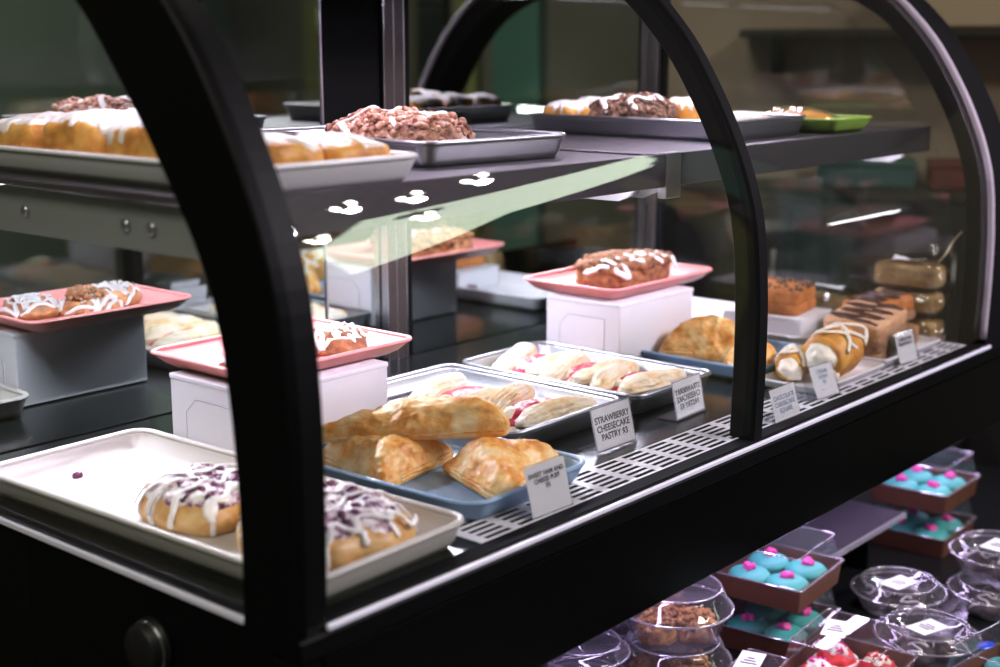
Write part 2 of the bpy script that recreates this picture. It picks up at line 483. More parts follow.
def price_sign(label, loc, w, h, lines, size, rz=0, tilt=15, mirror=False, border=True, ink=None, cardx=0, cardw=None, texty=0, holder_w=None, bold=.0002):
    root = thing('price_sign', label, 'price sign', loc, rz, None)
    T = Matrix.Rotation(math.radians(90 - tilt), 4, 'X')         # local xy of the card -> leaning upright plane
    hw = holder_w or w
    cw = cardw or w
    mb = MB(); mb.box((-hw / 2, 0, -.0012), (hw / 2, h + .002, -.0002), .0002, T); mb.box((-hw / 2, 0, .0004), (hw / 2, h + .002, .0014), .0002, T)
    mb.box((-hw / 2, -.0005, 0), (hw / 2, .03, .0015), .0003)
    mb.build('acrylic_holder', ACRYL, root)
    mb = MB(); mb.box((cardx - cw / 2 + .001, .001, -.0001), (cardx + cw / 2 - .001, h, .0003), 0, T); mb.build('card', PAPER, root)
    if border:
        b = MB()
        x0, x1, y0, y1 = cardx - cw / 2 + .0015, cardx + cw / 2 - .0015, .0015, h - .0005
        for a, c in (((x0, y0), (x1, y0 + .0009)), ((x0, y1 - .0009), (x1, y1)), ((x0, y0), (x0 + .0009, y1)), ((x1 - .0009, y0), (x1, y1))):
            b.box((a[0], a[1], .00028), (c[0], c[1], .00036), 0, T)
        b.build('printed_border', INK, root)
    text_mesh('lettering', lines, size, ink or INK, root, T @ Matrix.Translation((cardx, h / 2 + texty, .0004)), mirror, bold)
    return root

# ------------------------------------------------------------------ the display case
CASE = thing('display_case', 'black curved-glass bakery display case holding pastries, open shelf below', 'display case', (0, 0, D))
XL, XM, XR = 0.0, .722, 1.432          # near frame, middle rib, far frame
YB = .64                               # plane of the rear doors
OUT = [(0, -.03), (0, .0), (-.002, .1), (0, .19), (.011, .278), (.042, .361), (.09, .445), (.133, .499), (.19, .55), (.27, .59), (.36, .612), (.5, .62), (.67, .622)]
INN = [(.065, -.012), (.064, .05), (.068, .144), (.081, .235), (.101, .291), (.140, .354), (.193, .427), (.260, .502), (.34, .545), (.43, .562), (.52, .567), (.64, .568)]
OC, IC = catmull(OUT, 60), catmull(INN, 60)

def offs(curve, d):
    out = []
    for k, p in enumerate(curve):
        t = (curve[min(k + 1, len(curve) - 1)] - curve[max(k - 1, 0)]).normalized()
        out.append(p + V((t.y, -t.x, 0)) * d)
    return out

def arch(name, x0, x1, outer, inner, mat, bev=.002):
    mb = MB()
    rs = []
    for o, i in zip(outer, inner):
        d = (i - o); L = d.length; d = d / L
        e = d * bev
        f = lambda q, x: V((x, q.x, q.y))
        rs.append([f(o, x0 + bev), f(o, x1 - bev), f(o + e, x1), f(i - e, x1), f(i, x1 - bev), f(i, x0 + bev), f(i - e, x0), f(o + e, x0)])
    mb.smooth = False
    mb.rings(rs, True, True, True)
    return mb.build(name, mat, CASE)

NA = arch('arch_frame', XL - .012, XL + .003, OC, IC, BLACK)
arch('front_flange', XL - .0118, XL + .026, OC, offs(OC, .011), BLACK).parent = NA
RIBI = offs(OC, .034)
arch('arch_frame', XM - .010, XM + .012, OC, RIBI, BLACKM)
FARI = offs(OC, .046)
arch('arch_frame', XR, XR + .085, OC, FARI, BLACKM)
# lavender strip painting the light reflected down the far frame edge
for xs, w in ((XR - .004, .008),):
    mb = MB()
    a, b = offs(OC, -.001), offs(OC, .007)
    rs = [[V((xs - w / 2, p.x, p.y)), V((xs + w / 2, p.x, p.y)), V((xs + w / 2, q.x, q.y)), V((xs - w / 2, q.x, q.y))] for p, q in zip(a[2:], b[2:])]
    mb.rings(rs, True, True, True)
    mb.build('reflection_strip', plain('lavender_reflection', (.36, .31, .38), .5), CASE)

def curved_glass(x0, x1):
    mb = MB()
    a, b = offs(OC, .003), offs(OC, .008)
    a = [p for p in a if p.y > -.004]; b = b[-len(a):]
    nx = 2
    for src in (a, b):
        mb.rings([[V((x0 + (x1 - x0) * k / nx, p.x, p.y)) for k in range(nx + 1)] for p in src], False)
    o = mb.build('curved_glass_pane', [GLASS, EDGE], CASE, recalc=False)
    return o
curved_glass(XL + .027, XM - .011)
curved_glass(XM + .013, XR - .009)

def end_glass(x0, x1):
    mb = MB(); mb.smooth = False
    pts = [(p.x, p.y) for p in IC] + [(YB, .56), (YB, -.012)]
    mb.rings([[V((x0, y, z)) for y, z in pts], [V((x1, y, z)) for y, z in pts]], True, True, True)
    return mb.build('end_glass_pane', GLASSE, CASE)
eg = end_glass(XL - .006, XL)
mb = MB(); mb.box((XL - .011, .066, -.013), (XL - .0065, YB, -.0065), .001); mb.build('glass_edge', EDGE, eg)
eg2 = end_glass(XR + .010, XR + .016)

# deck, vent grate, sill, front and side panels
mb = MB(); mb.box((XL + .001, .0, -.03), (XR - .001, YB - .004, -.001), .001); mb.build('deck', DECK, CASE)

def grate():
    mb = MB(); mb.smooth = False
    y0, y1, z0, z1 = .021, .082, -.0004, .0
    x0, x1 = .24, XR - .02
    pitch = .05; bar = .0125
    n = int((x1 - x0) / pitch)
    rows = 6
    ys = [y0 + (y1 - y0) * k / rows for k in range(rows + 1)]
    def sbox(xa, xb, ya, yb): mb.box((xa, ya, z0), (xb, yb, z1))
    for k in range(rows + 1):
        w = .0042 if k not in (0, rows) else .003
        sbox(x0, x0 + n * pitch + bar, ys[k] - w / 2, ys[k] + w / 2)
    for i in range(n + 1):
        for k in range(rows):
            sbox(x0 + i * pitch, x0 + i * pitch + bar, ys[k] + .0015, ys[k + 1] - .0015)
    return mb.build('vent_grate', GRATE, CASE, recalc=False)
grate()
mb = MB(); mb.box((.238, .0202, -.003), (XR - .018, .0832, -.00075), 0); mb.build('slot_shade_strip', BLACKM, CASE)  # dark strip painting the shade inside the vent slots
mb = MB(); mb.box((XL + .021, .0005, -.004), (XR - .002, .0195, -.0006), 0); mb.build('deck_glare_strip', BLACKM, CASE)  # matt strip added to stop glare off the deck front
mb = MB(); mb.box((XL + .021, -.0062, -.0085), (XR + .01, -.0015, -.003), .001); mb.build('sill_strip', EDGE, CASE)
mb = MB(); mb.box((XL - .01, -.005, -.03), (XR + .6, .012, -.0095), .002); mb.build('sill_rail', BLACK, CASE)
mb = MB(); mb.box((XL + .018, .0, -.147), (XR + .6, .03, -.0305), .003); mb.build('front_panel', BLACKG, CASE)
mb = MB(); mb.box((XL - .008, .03, -.93), (XL + .02, .41, -.0135), .002); mb.build('side_panel', BLACK, CASE)
mb = MB(); mb.box((XL - .006, .412, -.93), (XL + .02, .67, -.0135), .002); mb.build('side_panel', BLACKM, CASE)
mb = MB(); mb.box((XL - .012, .0, -.93), (XL + .0175, .0295, -.0305), .002); mb.build('corner_post', BLACK, CASE)
KN = MB()
Mk = Matrix.Translation((-.0085, .196, -.07)) @ Matrix.Rotation(-PI / 2, 4, 'Y')
KN.lathe([(.027, 0), (.027, .004), (.0245, .006), (.0235, .016), (.021, .019), (.0, .019)], 40, Mk)
kn = KN.build('round_lock', plain('dark_lock_plastic', (.008, .0085, .009), .45, spec=.25), CASE)
K2 = MB(); K2.tube([Mk @ V((.0243 * math.cos(a), .0243 * math.sin(a), .008)) for a in [2 * PI * k / 40 for k in range(41)]], .0012, 6); K2.build('lock_ring', STEEL, kn)

# rear: mirrored sliding doors, their stiles, added black panel, corner post
def bx(name, lo, hi, mat, bev=.001, parent=CASE):
    m = MB(); m.box(lo, hi, bev); return m.build(name, mat, parent)
bx('rear_door', (XL + .022, YB, -.004), (.612, YB + .006, .566), MIRROR)
bx('door_edge', (.6125, YB - .003, -.004), (.616, YB + .006, .566), STEEL)
bx('rear_door', (.617, YB + .010, -.004), (.731, YB + .016, .30), MIRROR)
bx('dark_reflection_panel', (.617, YB + .003, .301), (.731, YB + .03, .566), BLACKM)  # black panel in place of a dark reflection in the door
STILE = plain('brown_door_stile', (.05, .04, .036), .3, spec=.4)
for x, w, m in ((.733, .0025, CHROME), (.736, .017, STILE), (.7535, .0015, STEEL), (.7555, .018, STILE), (.774, .002, STEEL), (.7765, .009, BLACK)):
    bx('door_stile', (x, YB - .004, -.004), (x + w, YB + .012, .566), m, .0006)
bx('rear_door', (.787, YB, -.004), (1.408, YB + .006, .566), MIRROR)
bx('corner_post', (1.41, YB - .02, -.004), (1.417, YB + .02, .566), DSTEEL, .002)
bx('corner_post', (1.4175, YB - .03, -.004), (XR - .001, YB + .02, .566), BLACKM, .002)
bx('case_back', (XL + .021, YB + .04, -.93), (XR + .085, YB + .06, .60), BLACKM)
bx('case_top', (XL + .021, .30, .572), (XR - .001, YB + .04, .606), BLACKM)

# upper shelf: smoked glass plate in a steel front lip, on brackets that run front to back
ZS = .336
SF = .105
BRK = plain('satin_grey_bracket', (.22, .235, .225), .45, spec=.5)
def bracket(x, parent=CASE):
    m = MB(); m.smooth = False
    pts = [(YB - .006, ZS - .012), (SF + .03, ZS - .012), (SF + .022, ZS - .022), (SF + .035, ZS - .046), (SF + .06, ZS - .056), (YB - .006, ZS - .058)]
    m.rings([[V((x - .002, y, z)) for y, z in pts], [V((x + .002, y, z)) for y, z in pts]], True, True, True)
    b = m.build('shelf_bracket', BRK, parent)
    for y in (.24, .28, .45):
        k = MB(); k.lathe([(.006, 0), (.006, .003), (.004, .004), (0, .004)], 14, Matrix.Translation((x - .002, y, ZS - .034)) @ Matrix.Rotation(-PI / 2, 4, 'Y')); k.build('stud', STEEL, b)
    return b
for xa, xb in ((.03, .668), (.70, 1.415)):
    sh = bx('upper_shelf', (xa, SF + .006, ZS - .008), (xb, YB - .01, ZS - .001), SHELFM, .001)
    bx('shelf_lip', (xa, SF, ZS - .036), (xb, SF + .004, ZS + .003), SHELFM, .001, sh)
    bx('lip_flange', (xa, SF + .0045, ZS - .036), (xb, SF + .03, ZS - .033), STEEL, .0005, sh)
    bx('shelf_light', (xa + .01, SF + .008, ZS - .016), (xb - .01, SF + .02, ZS - .0085), emis('shelf_led', (.86, .78, 1), 3) if 'shelf_led' not in bpy.data.materials else bpy.data.materials['shelf_led'], .001, sh)
for x in (.045, .66, .708, 1.405): bracket(x)
bx('shelf_end_cap', (.6685, SF - .001, ZS - .05), (.6995, SF + .012, ZS + .004), STEEL, .001)

# top light strips, one over each half, and an added pair under the rear of the shelf
def led(name): return bpy.data.materials[name]
emis('case_led', (.9, .84, 1), 4)
for xa, xb in ((.05, .69), (.765, 1.40)):
    LB = bx('top_light_bar', (xa, .345, .5545), (xb, .372, .566), STEEL, .002)
    bx('light_diffuser', (xa + .01, .348, .551), (xb - .01, .369, .5543), led('case_led'), .0005, LB)
    LB = bx('added_rear_light_bar', (xa, YB - .05, ZS - .02), (xb - .05, YB - .035, ZS - .0085), STEEL, .001)  # added to light the backs of the goods shown in the mirror
    bx('light_diffuser', (xa + .01, YB - .049, ZS - .0215), (xb - .06, YB - .036, ZS - .0202), led('case_led'), .0003, LB)

# open merchandiser below
LD = -.385
bx('lower_deck', (XL + .021, -.32, LD - .02), (XR + .6, .42, LD), DECK, .003)
bx('lower_front', (XL + .021, -.34, -.93), (XR + .6, -.322, LD + .012), BLACK, .003)
bx('lower_back', (XL + .021, .425, LD), (XR + .6, .44, -.15), plain('pale_lower_liner', (.3, .27, .36), .35), .002)
RS = bx('riser_shelf', (1.10, .086, -.289), (1.36, .42, -.281), plain('frosted_riser', (.03, .026, .034), .18, bump=.4, bscale=14), .001)
bx('riser_edge', (1.10, .081, -.290), (1.36, .0855, -.281), RIMP, .001, RS)
bx('riser_leg', (1.11, .13, LD + .0005), (1.12, .41, -.2895), DSTEEL, .001, RS)
bx('riser_leg', (1.33, .13, LD + .0005), (1.34, .41, -.2895), DSTEEL, .001, RS)

# ------------------------------------------------------------------ food on the deck
Z0 = D + .0003

# cream tray nearest the end glass
tray('serving_tray', 'long cream tray with berry danishes on the deck by the end glass', 'tray', (.1175, .271, Z0), .211, .505, .026, CREAMTRAY, .03, flare=.012, r=.022, t=.004, bead=.003)

def danish(label, x, y, rz, a, b, seed, H=.034):
    root = thing('berry_danish', label, 'danish pastry', (x, y, Z0 + .0045), rz, 'berry danishes on the cream tray')
    R0 = superR(a, b, 2.7)
    R = lambda t: R0(t) * (1 + .035 * math.cos(9 * t + seed))
    top = lambda x_, y_: -.006 * math.exp(-((x_ / a) ** 2 + (y_ / b) ** 2) * 3.2)
    d = Dome(R, H, PROF_BUN, ((.004, 38), (.0014, 110)), seed, top)
    d.mesh('crust', DANISH, root, 96, 34)
    rnd = random.Random(seed)
    d.patch('berry_filling', BERRYICE, root, lambda t: d.phi_of(.90 + .07 * noise.noise(V((math.cos(t) * 2, math.sin(t) * 2, seed)))), .003, ((.003, 90), (.0022, 220)), seed, 72, 18)
    lumps('berries', BERRY, root, scatter(d, 46, .003, .006, d.phi_of(.8), seed + 2, .15), seed)
    for k in range(4):
        yy = -b * .7 + 2 * b * .7 * k / 3
        w = a * 1.0 * math.sqrt(max(1 - (yy / (b * 1.15)) ** 2, .1))
        pts = [(-w + 2 * w * i / 9, yy + rnd.uniform(-.011, .011)) for i in range(10)]
        d.drizzle('icing_drizzle', ICING, root, pts, rnd.uniform(.0028, .0048), 8, flat=.35, rv=.8, seed=seed * 10 + k, off=.0058)
    for k in range(11):
        t = 2 * PI * k / 11 + rnd.uniform(-.12, .12); f0, f1 = rnd.uniform(.5, .72), rnd.uniform(.96, 1.3)
        pts = [(R(t) * f * math.cos(t), R(t) * f * math.sin(t)) for f in [f0 + (f1 - f0) * q / 4 for q in range(5)]]
        d.drizzle('icing_drip', ICING, root, pts, rnd.uniform(.003, .0048), 8, flat=.4, rv=.5, seed=seed * 20 + k, off=.0012)
    return root
danish('iced danish with dark berry filling, the rear one on the cream tray', .118, .270, .1, .064, .062, 3, .040)
danish('iced danish heaped with purple berries at the front corner of the cream tray', .132, .120, -.05, .074, .078, 7, .045)
cr = Dome(superR(.006, .005, 2), .006, PROF_BUN, ((.001, 200),), 2)
tag(cr.mesh('berry_crumb', BERRY, None, 20, 10), 'single dark berry crumb lying alone on the cream tray', 'crumb').location = (.098, .478, Z0 + .0042)

# bakery boxes that carry the coral trays
bakery_box('white bakery box under the coral tray of iced cinnamon rolls', (.322, .40, Z0), .2, .15, .099)
bakery_box('white bakery box under the coral tray with the crumb bar', (.990, .395, Z0), .193, .135, .099)
PT = Z0 + .0995
tray('coral_tray', 'coral pink tray of iced cinnamon rolls on a white box', 'tray', (.350, .425, PT), .258, .19, .018, PINK, 0, flare=.022, r=.018, t=.004, bead=.0026)
tray('coral_tray', 'coral pink tray with one drizzled crumb bar on a white box', 'tray', (1.028, .425, PT), .272, .18, .018, PINK, 0, flare=.022, r=.018, t=.004, bead=.0026)

def cinnamon_roll(label, x, y, rz, seed, a=.042, H=.025, crumbs=False):
    root = thing('cinnamon_roll', label, 'cinnamon roll', (x, y, PT + .0045), rz, 'cinnamon rolls on the near coral tray')
    sw = lambda x_, y_: .0025 * math.sin(math.hypot(x_, y_) * 520 - math.atan2(y_, x_)) - .003 * (math.hypot(x_, y_) / a) ** 2
    d = Dome(superR(a, a * .93, 2.3), H, PROF_BUN, ((.003, 50), (.0022, 150)), seed, sw)
    d.mesh('roll', CINN, root, 96, 40)
    d.drizzle('icing_drizzle', ICING, root, zigzag(-a * 1.02, a * 1.02, a * .8, 9, .004, seed), .0034, 9, flat=.55, seed=seed)
    d.drizzle('icing_drizzle', ICING, root, [(y_ * .9, x_ * .95) for x_, y_ in zigzag(-a * .95, a * .95, a * .7, 6, .006, seed + 1)], .003, 9, flat=.55, seed=seed + 5)
    if crumbs: lumps('crumb_topping', CRUMB, root, scatter(d, 90, .003, .007, d.phi_of(.6), seed, -.4), seed)
    return root
cinnamon_roll('iced cinnamon roll at the left end of the near coral tray', .292, .402, .2, 11, .042)
cinnamon_roll('iced cinnamon roll at the right end of the near coral tray', .415, .405, -.5, 14, .044, .026)
cinnamon_roll('iced cinnamon roll with brown crumbs, at the rear middle of the near coral tray', .352, .447, 1.0, 17, .04, .026, True)

root = thing('crumb_bar', 'brown crumb bar with thick white icing squiggle on the coral tray', 'crumb bar', (1.045, .43, PT + .0045), 0.03)
d = Dome(superR(.083, .05, 4), .028, PROF_SLAB, ((.004, 45), (.003, 130)), 21)
d.mesh('cake', CRUMB, root, 110, 36)
lumps('crumb_topping', CRUMB, root, scatter(d, 420, .003, .010, d.phi_of(.985), 5, -.1), 5)
for k, (x0, x1) in enumerate(((-.085, -.05), (-.035, -.005), (.012, .04), (.05, .084))):
    d.drizzle('icing_drizzle', ICING, root, [(x0 + (x1 - x0) * t, yy) for t, yy in ((0, .012), (.2, -.02), (.45, -.047), (.7, -.035), (.85, -.005), (1, .015))], .0042, 9, flat=.6, off=.0085, seed=k)

# blue tray of turnovers
tray('blue_tray', 'powder blue tray of three golden turnovers beside the cream tray', 'tray', (.362, .188, Z0), .205, .272, .021, BLUE, .02, flare=.012, r=.028, t=.004, bead=.0026)

TRI = lambda s: polyR([(-90, .036 * s), (33, .036 * s), (147, .036 * s)], 9)
def turnover(label, loc, rot, s, seed, H, group, long=1.0, name='turnover', mat=PUFF, seam=True):
    root = thing(name, label, 'turnover', loc, rot, group)
    T = TRI(s)
    R = (lambda t: T(t)) if long == 1 else None
    if long != 1:
        def R(t):
            # a triangle stretched along x
            x, y = math.cos(t) / long, math.sin(t)
            return T(math.atan2(y, x)) / math.hypot(x, y)
    fold = lambda x_, y_: -.004 * max(0, math.sin(x_ * 90 + y_ * 50 + seed)) * .5
    d = Dome(R, H, PROF_PUFF if seam else PROF_BUN, ((.006, 24), (.0028, 70), (.0012, 190)), seed, fold, None if seam else (lambda p: V((p.x, p.y * (.92 + 3.2 * p.x), p.z * (.9 + 2.6 * p.x)))))
    d.mesh('crust', mat, root, 120, 44)
    # the crimped, layered seam along the open sides
    mb = MB()
    for j, (ph, rr) in enumerate(((.80, .0014), (.86, .0018), (.92, .0016)) if seam else ((.9, .0012),)):
        path, ups = [], []
        for k in range(70):
            t = math.radians(20 + 250 * k / 69 + 90)
            q, n = d.at(t, ph + .015 * noise.noise(V((k * .3, j, seed))), -.0004)
            path.append(q); ups.append(n)
        mb.tube(path, lambda u: rr * (1 + .4 * noise.noise(V((u * 30, j, seed)))), 6, .7, ups)
    mb.build('layered_seam', mat, root)
    return root
G3 = 'turnovers on the blue tray'
turnover('golden turnover lying flat at the left end of the blue tray', (.326, .235, Z0 + .0052), (0, 0, 2.35), 1.12, 31, .042, G3, 1.1)
turnover('golden turnover lying flat at the front of the blue tray', (.385, .118, Z0 + .0052), (0, 0, .25), 1.17, 36, .045, G3, 1.1)
turnover('long golden turnover resting across the two others on the blue tray', (.374, .236, Z0 + .039), (math.radians(-3), math.radians(-3), -.84), 1.12, 43, .043, G3, 1.55, seam=False)

# aluminium pans of strawberry pastries
def pan(label, x0, x1, y0, y1, z=Z0, h=.026, rz=0, name='sheet_pan', liner=None):
    return tray(name, label, 'pan', ((x0 + x1) / 2, (y0 + y1) / 2, z), x1 - x0, y1 - y0, h, ALU, rz, flare=.009, r=.02, t=.0015, bead=.0026, liner=liner)
pan('metal pan of strawberry pastries, behind the blue tray', .472, .692, .175, .475)
pan('metal pan of strawberry pastries in front of the white box, beside the middle frame', .706, .892, .165, .472)

def lobe(d_l, d_w, H, seed, mat, parent, x, y, z, rz, pitch=0, roll=0):
    """one puffed fold of laminated dough with ridges along it"""
    sh = Matrix.Translation((x, y, z)) @ Matrix.Rotation(rz, 4, 'Z') @ Matrix.Rotation(pitch, 4, 'Y') @ Matrix.Rotation(roll, 4, 'X')
    tap = lambda p: sh @ V((p.x, p.y * (1 - .3 * p.x / d_l) + .002 * math.sin(p.x * 38 + seed), p.z + .0015 * (1 + math.sin(p.x * 50 + seed))))
    dm = Dome(superR(d_l / 2, d_w / 2, 2.7), H, PROF_BUN, ((.0026, 45), (.0012, 120)), seed, lambda a, b: .0018 * math.sin(b * 880 + seed + a * 25), tap)
    return dm.mesh('puff_fold', mat, parent, 150, 44)

def strawberry(label, x, y, rz, seed, group, L=.15, gap=.03, z=Z0 + .002, open_=.18):
    root = thing('strawberry_pastry', label, 'strawberry pastry', (x, y, z), rz, group)
    base = Dome(superR(L * .45, gap * 1.35, 3), .011, PROF_SLAB, ((.002, 60),), seed)
    base.mesh('base_layer', PUFFPALE, root, 72, 16)
    fl = Dome(superR(L * .40, gap * .95, 2.6), .017, PROF_MOUND, ((.0025, 60), (.0015, 160)), seed + 1, None, lambda p: p + V((0, 0, .011)))
    fl.mesh('strawberry_filling', STRAW, root, 72, 24)
    ch = Dome(superR(L * .13, gap * .5, 2.2), .016, PROF_MOUND, ((.002, 70),), seed + 4, None, lambda p: p + V((-L * .22, .004, .011)))
    ch.mesh('cheese_filling', CHEESE, root, 40, 14)
    lobe(L * .92, .034, .025, seed + 2, PUFFPALE, root, -.006, gap * 1.12, .009, open_, -.05, .1)
    lobe(L * .95, .033, .022, seed + 3, PUFFPALE, root, .01, -gap * 1.12, .008, -open_ * .5, .03, -.1)
    return root
GA = 'strawberry pastries in the pan behind the blue tray'
strawberry('open strawberry pastry with red filling at the back of the pan by the turnovers', .586, .352, .1, 51, GA, .16, .035)
strawberry('pale strawberry pastry along the front rim of the pan by the turnovers', .594, .248, .05, 55, GA, .16, .031)
GB = 'strawberry pastries in the pan by the middle frame'
strawberry('strawberry pastry with pink filling showing, at the back of the pan by the white box', .795, .402, .08, 61, GB, .145, .029)
strawberry('strawberry pastry in the middle of the pan by the white box', .797, .318, .08, 66, GB, .155, .025)
strawberry('strawberry pastry nearest the reversed sign in the pan by the white box', .80, .236, .08, 70, GB, .155, .024)

# far half: blue tray, white tray, plates
tray('blue_tray', 'second blue tray, carrying two turnovers behind the middle frame', 'tray', (1.045, .245, Z0), .19, .22, .021, BLUE, 0, flare=.012, r=.024, t=.004, bead=.0026)
G4 = 'turnovers on the far blue tray'
turnover('flaky brown turnover at the rear of the far blue tray', (1.055, .272, Z0 + .0052), (0, 0, 3.14), 1.28, 81, .062, G4, 1.0)
turnover('flaky turnover at the front of the far blue tray, partly behind the black rib', (.995, .168, Z0 + .0052), (0, 0, .1), .72, 84, .045, G4, 1.1)
tray('serving_tray', 'long white tray at the back of the far half, under the nutty bar', 'tray', (1.262, .38, Z0), .19, .40, .024, WHITEPLATE, 0, flare=.012, r=.02, t=.004, bead=.0028)
tray('white_plate', 'narrow white plate under the cream horns', 'plate', (1.045, .083, Z0), .20, .1, .012, WHITEPLATE, 0, flare=.01, r=.008, t=.0035, bead=.0018)
tray('white_plate', 'narrow white plate under the cheesecake brownies', 'plate', (1.258, .105, Z0), .2, .13, .013, WHITEPLATE, 0, flare=.01, r=.008, t=.0035, bead=.0018)

def cream_horn(label, x, y, z, rz, seed, L=.112, r=.0325):
    root = thing('cream_horn', label, 'cream horn', (x, y, z), rz, 'cream horns on the narrow white plate')
    mb = MB(); rs = []
    for i in range(41):
        t = i / 40; xx = -L / 2 + L * t
        rad = r * (.72 + .33 * math.sin(PI * (.15 + .8 * t))) * (1 - .35 * max(0, t - .8) / .2)
        rs.append([V((xx, rad * math.cos(a) * 1.05 + .0016 * nv(V((xx, a * .01, 0)), 60, seed), r * .98 + rad * .98 * math.sin(a) * (1 if math.sin(a) > 0 else 1) + .002 * math.sin(xx * 210 + a) )) for a in [2 * PI * k / 36 for k in range(36)]])
    mb.rings(rs, True, True, True)
    mb.build('pastry_roll', BUN, root)
    c = Dome(superR(r * .72, r * .78, 2), .03, PROF_MOUND, ((.004, 60), (.002, 140)), seed, None, lambda p: V((-L / 2 + .006 - p.z, p.y, r + p.x)))
    c.mesh('cream', CREAM, root, 48, 20)
    c = Dome(superR(r * .5, r * .55, 2), .02, PROF_BUN, ((.003, 70),), seed + 1, None, lambda p: V((-L / 2 + .002 - p.x * .8, p.y - .008, .004 + p.z)))
    c.mesh('cream', CREAM, root, 32, 14)
    rnd = random.Random(seed)
    for k in range(4):
        xx = -L * .25 + L * .6 * k / 3
        path, ups = [], []
        for j in range(22):
            a = math.radians(15 + 150 * j / 21); x2 = xx + .016 * math.sin(j * .5 + k * 2)
            n = V((0, math.cos(a), math.sin(a)))
            path.append(V((x2, 0, r)) + n * (r * 1.04 + .001)); ups.append(n)
        m = MB(); m.tube(path, .0036, 8, .6, ups); m.build('icing_drizzle', CREAM, root)
    return root
cream_horn('cream horn with white drizzle and cream spilling out, beside the middle frame', 1.07, .078, Z0 + .0055, .12, 91)
cream_horn('smaller cream horn behind the drizzled one, beside the middle frame', 1.01, .112, Z0 + .0055, .3, 95, .055, .02)

def bar(label, loc, rot, a, b, H, seed, topmat, sidemat, drizzle=False, group=None, name='brownie_bar', nuts=False):
    root = thing(name, label, 'brownie bar', loc, rot, group)
    base = Dome(superR(a, b, 9), H * .45, PROF_SLAB, ((.0016, 60), (.0012, 170)), seed)
    base.mesh('cake_base', sidemat, root, 96, 20)
    up = Dome(superR(a * .99, b * .99, 9), H * .62, PROF_SLAB, ((.0016, 50), (.0012, 170)), seed + 1, None, lambda p: p + V((0, 0, H * .38)))
    up.mesh('top_layer', topmat, root, 96, 24)
    if drizzle:
        up.drizzle('chocolate_drizzle', CHOC, root, zigzag(-a * .92, a * .95, b * .8, 7, .003, seed), .0042, 9, flat=.6, seed=seed)
    if nuts:
        lumps('nut_topping', NUTDARK, root, scatter(up, 60, .002, .005, up.phi_of(.95), seed, .1), seed)
    return root
GC = 'cheesecake brownies on the far white plate'
PZ = Z0 + .0055
bar('dark lower brownie on the far white plate, under the drizzled one', (1.225, .105, PZ), .12, .066, .043, .03, 101, CAKE, CAKE, False, GC)
bar('tan cheesecake brownie with chocolate zigzag, on top of the stack', (1.218, .105, PZ + .031), (math.radians(4), math.radians(-3), .12), .07, .046, .034, 105, TAN, CAKE, True, GC)
bar('orange brown brownie leaning behind the zigzag brownie on the far plate', (1.318, .128, PZ + .031), (math.radians(-3), math.radians(-8), -.25), .042, .042, .04, 109, ORANGE, CAKE, True, GC)
bar('cut brownie at the far end of the plate beneath the orange one', (1.315, .115, PZ), .1, .034, .045, .029, 111, CAKE, CAKE, False, GC)
root = thing('cake_board', 'white card cake board block on the long white tray, under the nutty bar', 'cake board', (1.272, .285, Z0 + .0045), .06)
m = MB(); m.box((-.055, -.07, 0), (.055, .07, .036), .002); m.build('card_block', BOXCARD, root)
m = MB(); m.box((-.0565, -.0715, .0362), (.0565, .0715, .0385), .001); m.build('top_sheet', LINER, root)
bar('orange brown nutty bar lying on the white cake board', (1.275, .28, Z0 + .0435), .15, .05, .045, .042, 115, ORANGE, ORANGE, nuts=True)
fb = Dome(superR(.012, .01, 2), .012, PROF_BUN, ((.002, 150),), 5)
tag(fb.mesh('loose_berry', BERRY, None, 24, 12), 'small dark berry on the long white tray beside the middle frame', 'berry').location = (1.24, .36, Z0 + .0045)

def cookie_bag(label, loc, rot, w, d, h, seed, lab=True, tie=True):
    root = thing('cookie_bag', label, 'bag', loc, rot, 'cellophane bags at the far end')
    sh = Dome(superR(w / 2, d / 2, 3.5), h, [(0, 1), (.5, .98), (.8, .88), (.95, .62), (1, .4), (.97, .12), (.9, 0)], ((.006, 35), (.003, 90)), seed)
    sh.mesh('bag_film', CELLO, root, 72, 26)
    inn = Dome(superR(w * .42, d * .42, 5), h * .78, PROF_SLAB, ((.003, 40),), seed + 1, None, lambda p: p + V((0, 0, .002)))
    inn.mesh('toasted_contents', baked('toasted_bag_contents', [(.3, (.14, .07, .025)), (.5, (.4, .25, .1)), (.72, (.62, .45, .22))], 22, .6, .6, 90) if 'toasted_bag_contents' not in bpy.data.materials else bpy.data.materials['toasted_bag_contents'], root, 60, 18)
    if lab:
        m = MB()
        rs = []
        for i in range(5):
            rs.append([sh.xy(-w * .2 + w * .4 * k / 6, -d * .22 + d * .3 * i / 4, .0015)[0] for k in range(7)])
        m.rings(rs, False); m.build('paper_label', PAPER, root)
    if tie:
        m = MB(); p0, _ = sh.xy(w * .33, d * .1)
        m.tube(catmull([p0, p0 + V((.012, .0, .016)), p0 + V((.02, .004, .034)), p0 + V((.034, .004, .052))], 14), .0016, 6, .6); m.build('twist_tie', plain('gold_tie', (.6, .5, .3), .3, 1) if 'gold_tie' not in bpy.data.materials else bpy.data.materials['gold_tie'], root)
        m = MB(); m.smooth = True
        q = p0 + V((-.004, 0, 0))
        rs = [[q + V((.012 * t * math.cos(a) * 1.0, .016 * t * math.sin(a) * (1 + .3 * math.sin(5 * a)), .004 + .022 * t)) for a in [2 * PI * k / 24 for k in range(24)]] for t in (.3, .6, 1)]
        m.rings(rs); m.build('gathered_neck', CELLO, root)
    return root
cookie_bag('cellophane bag of toasted pastries with label, topmost by the far frame', (1.393, .115, D + .088), (math.radians(3), 0, -1.5), .13, .062, .042, 121)
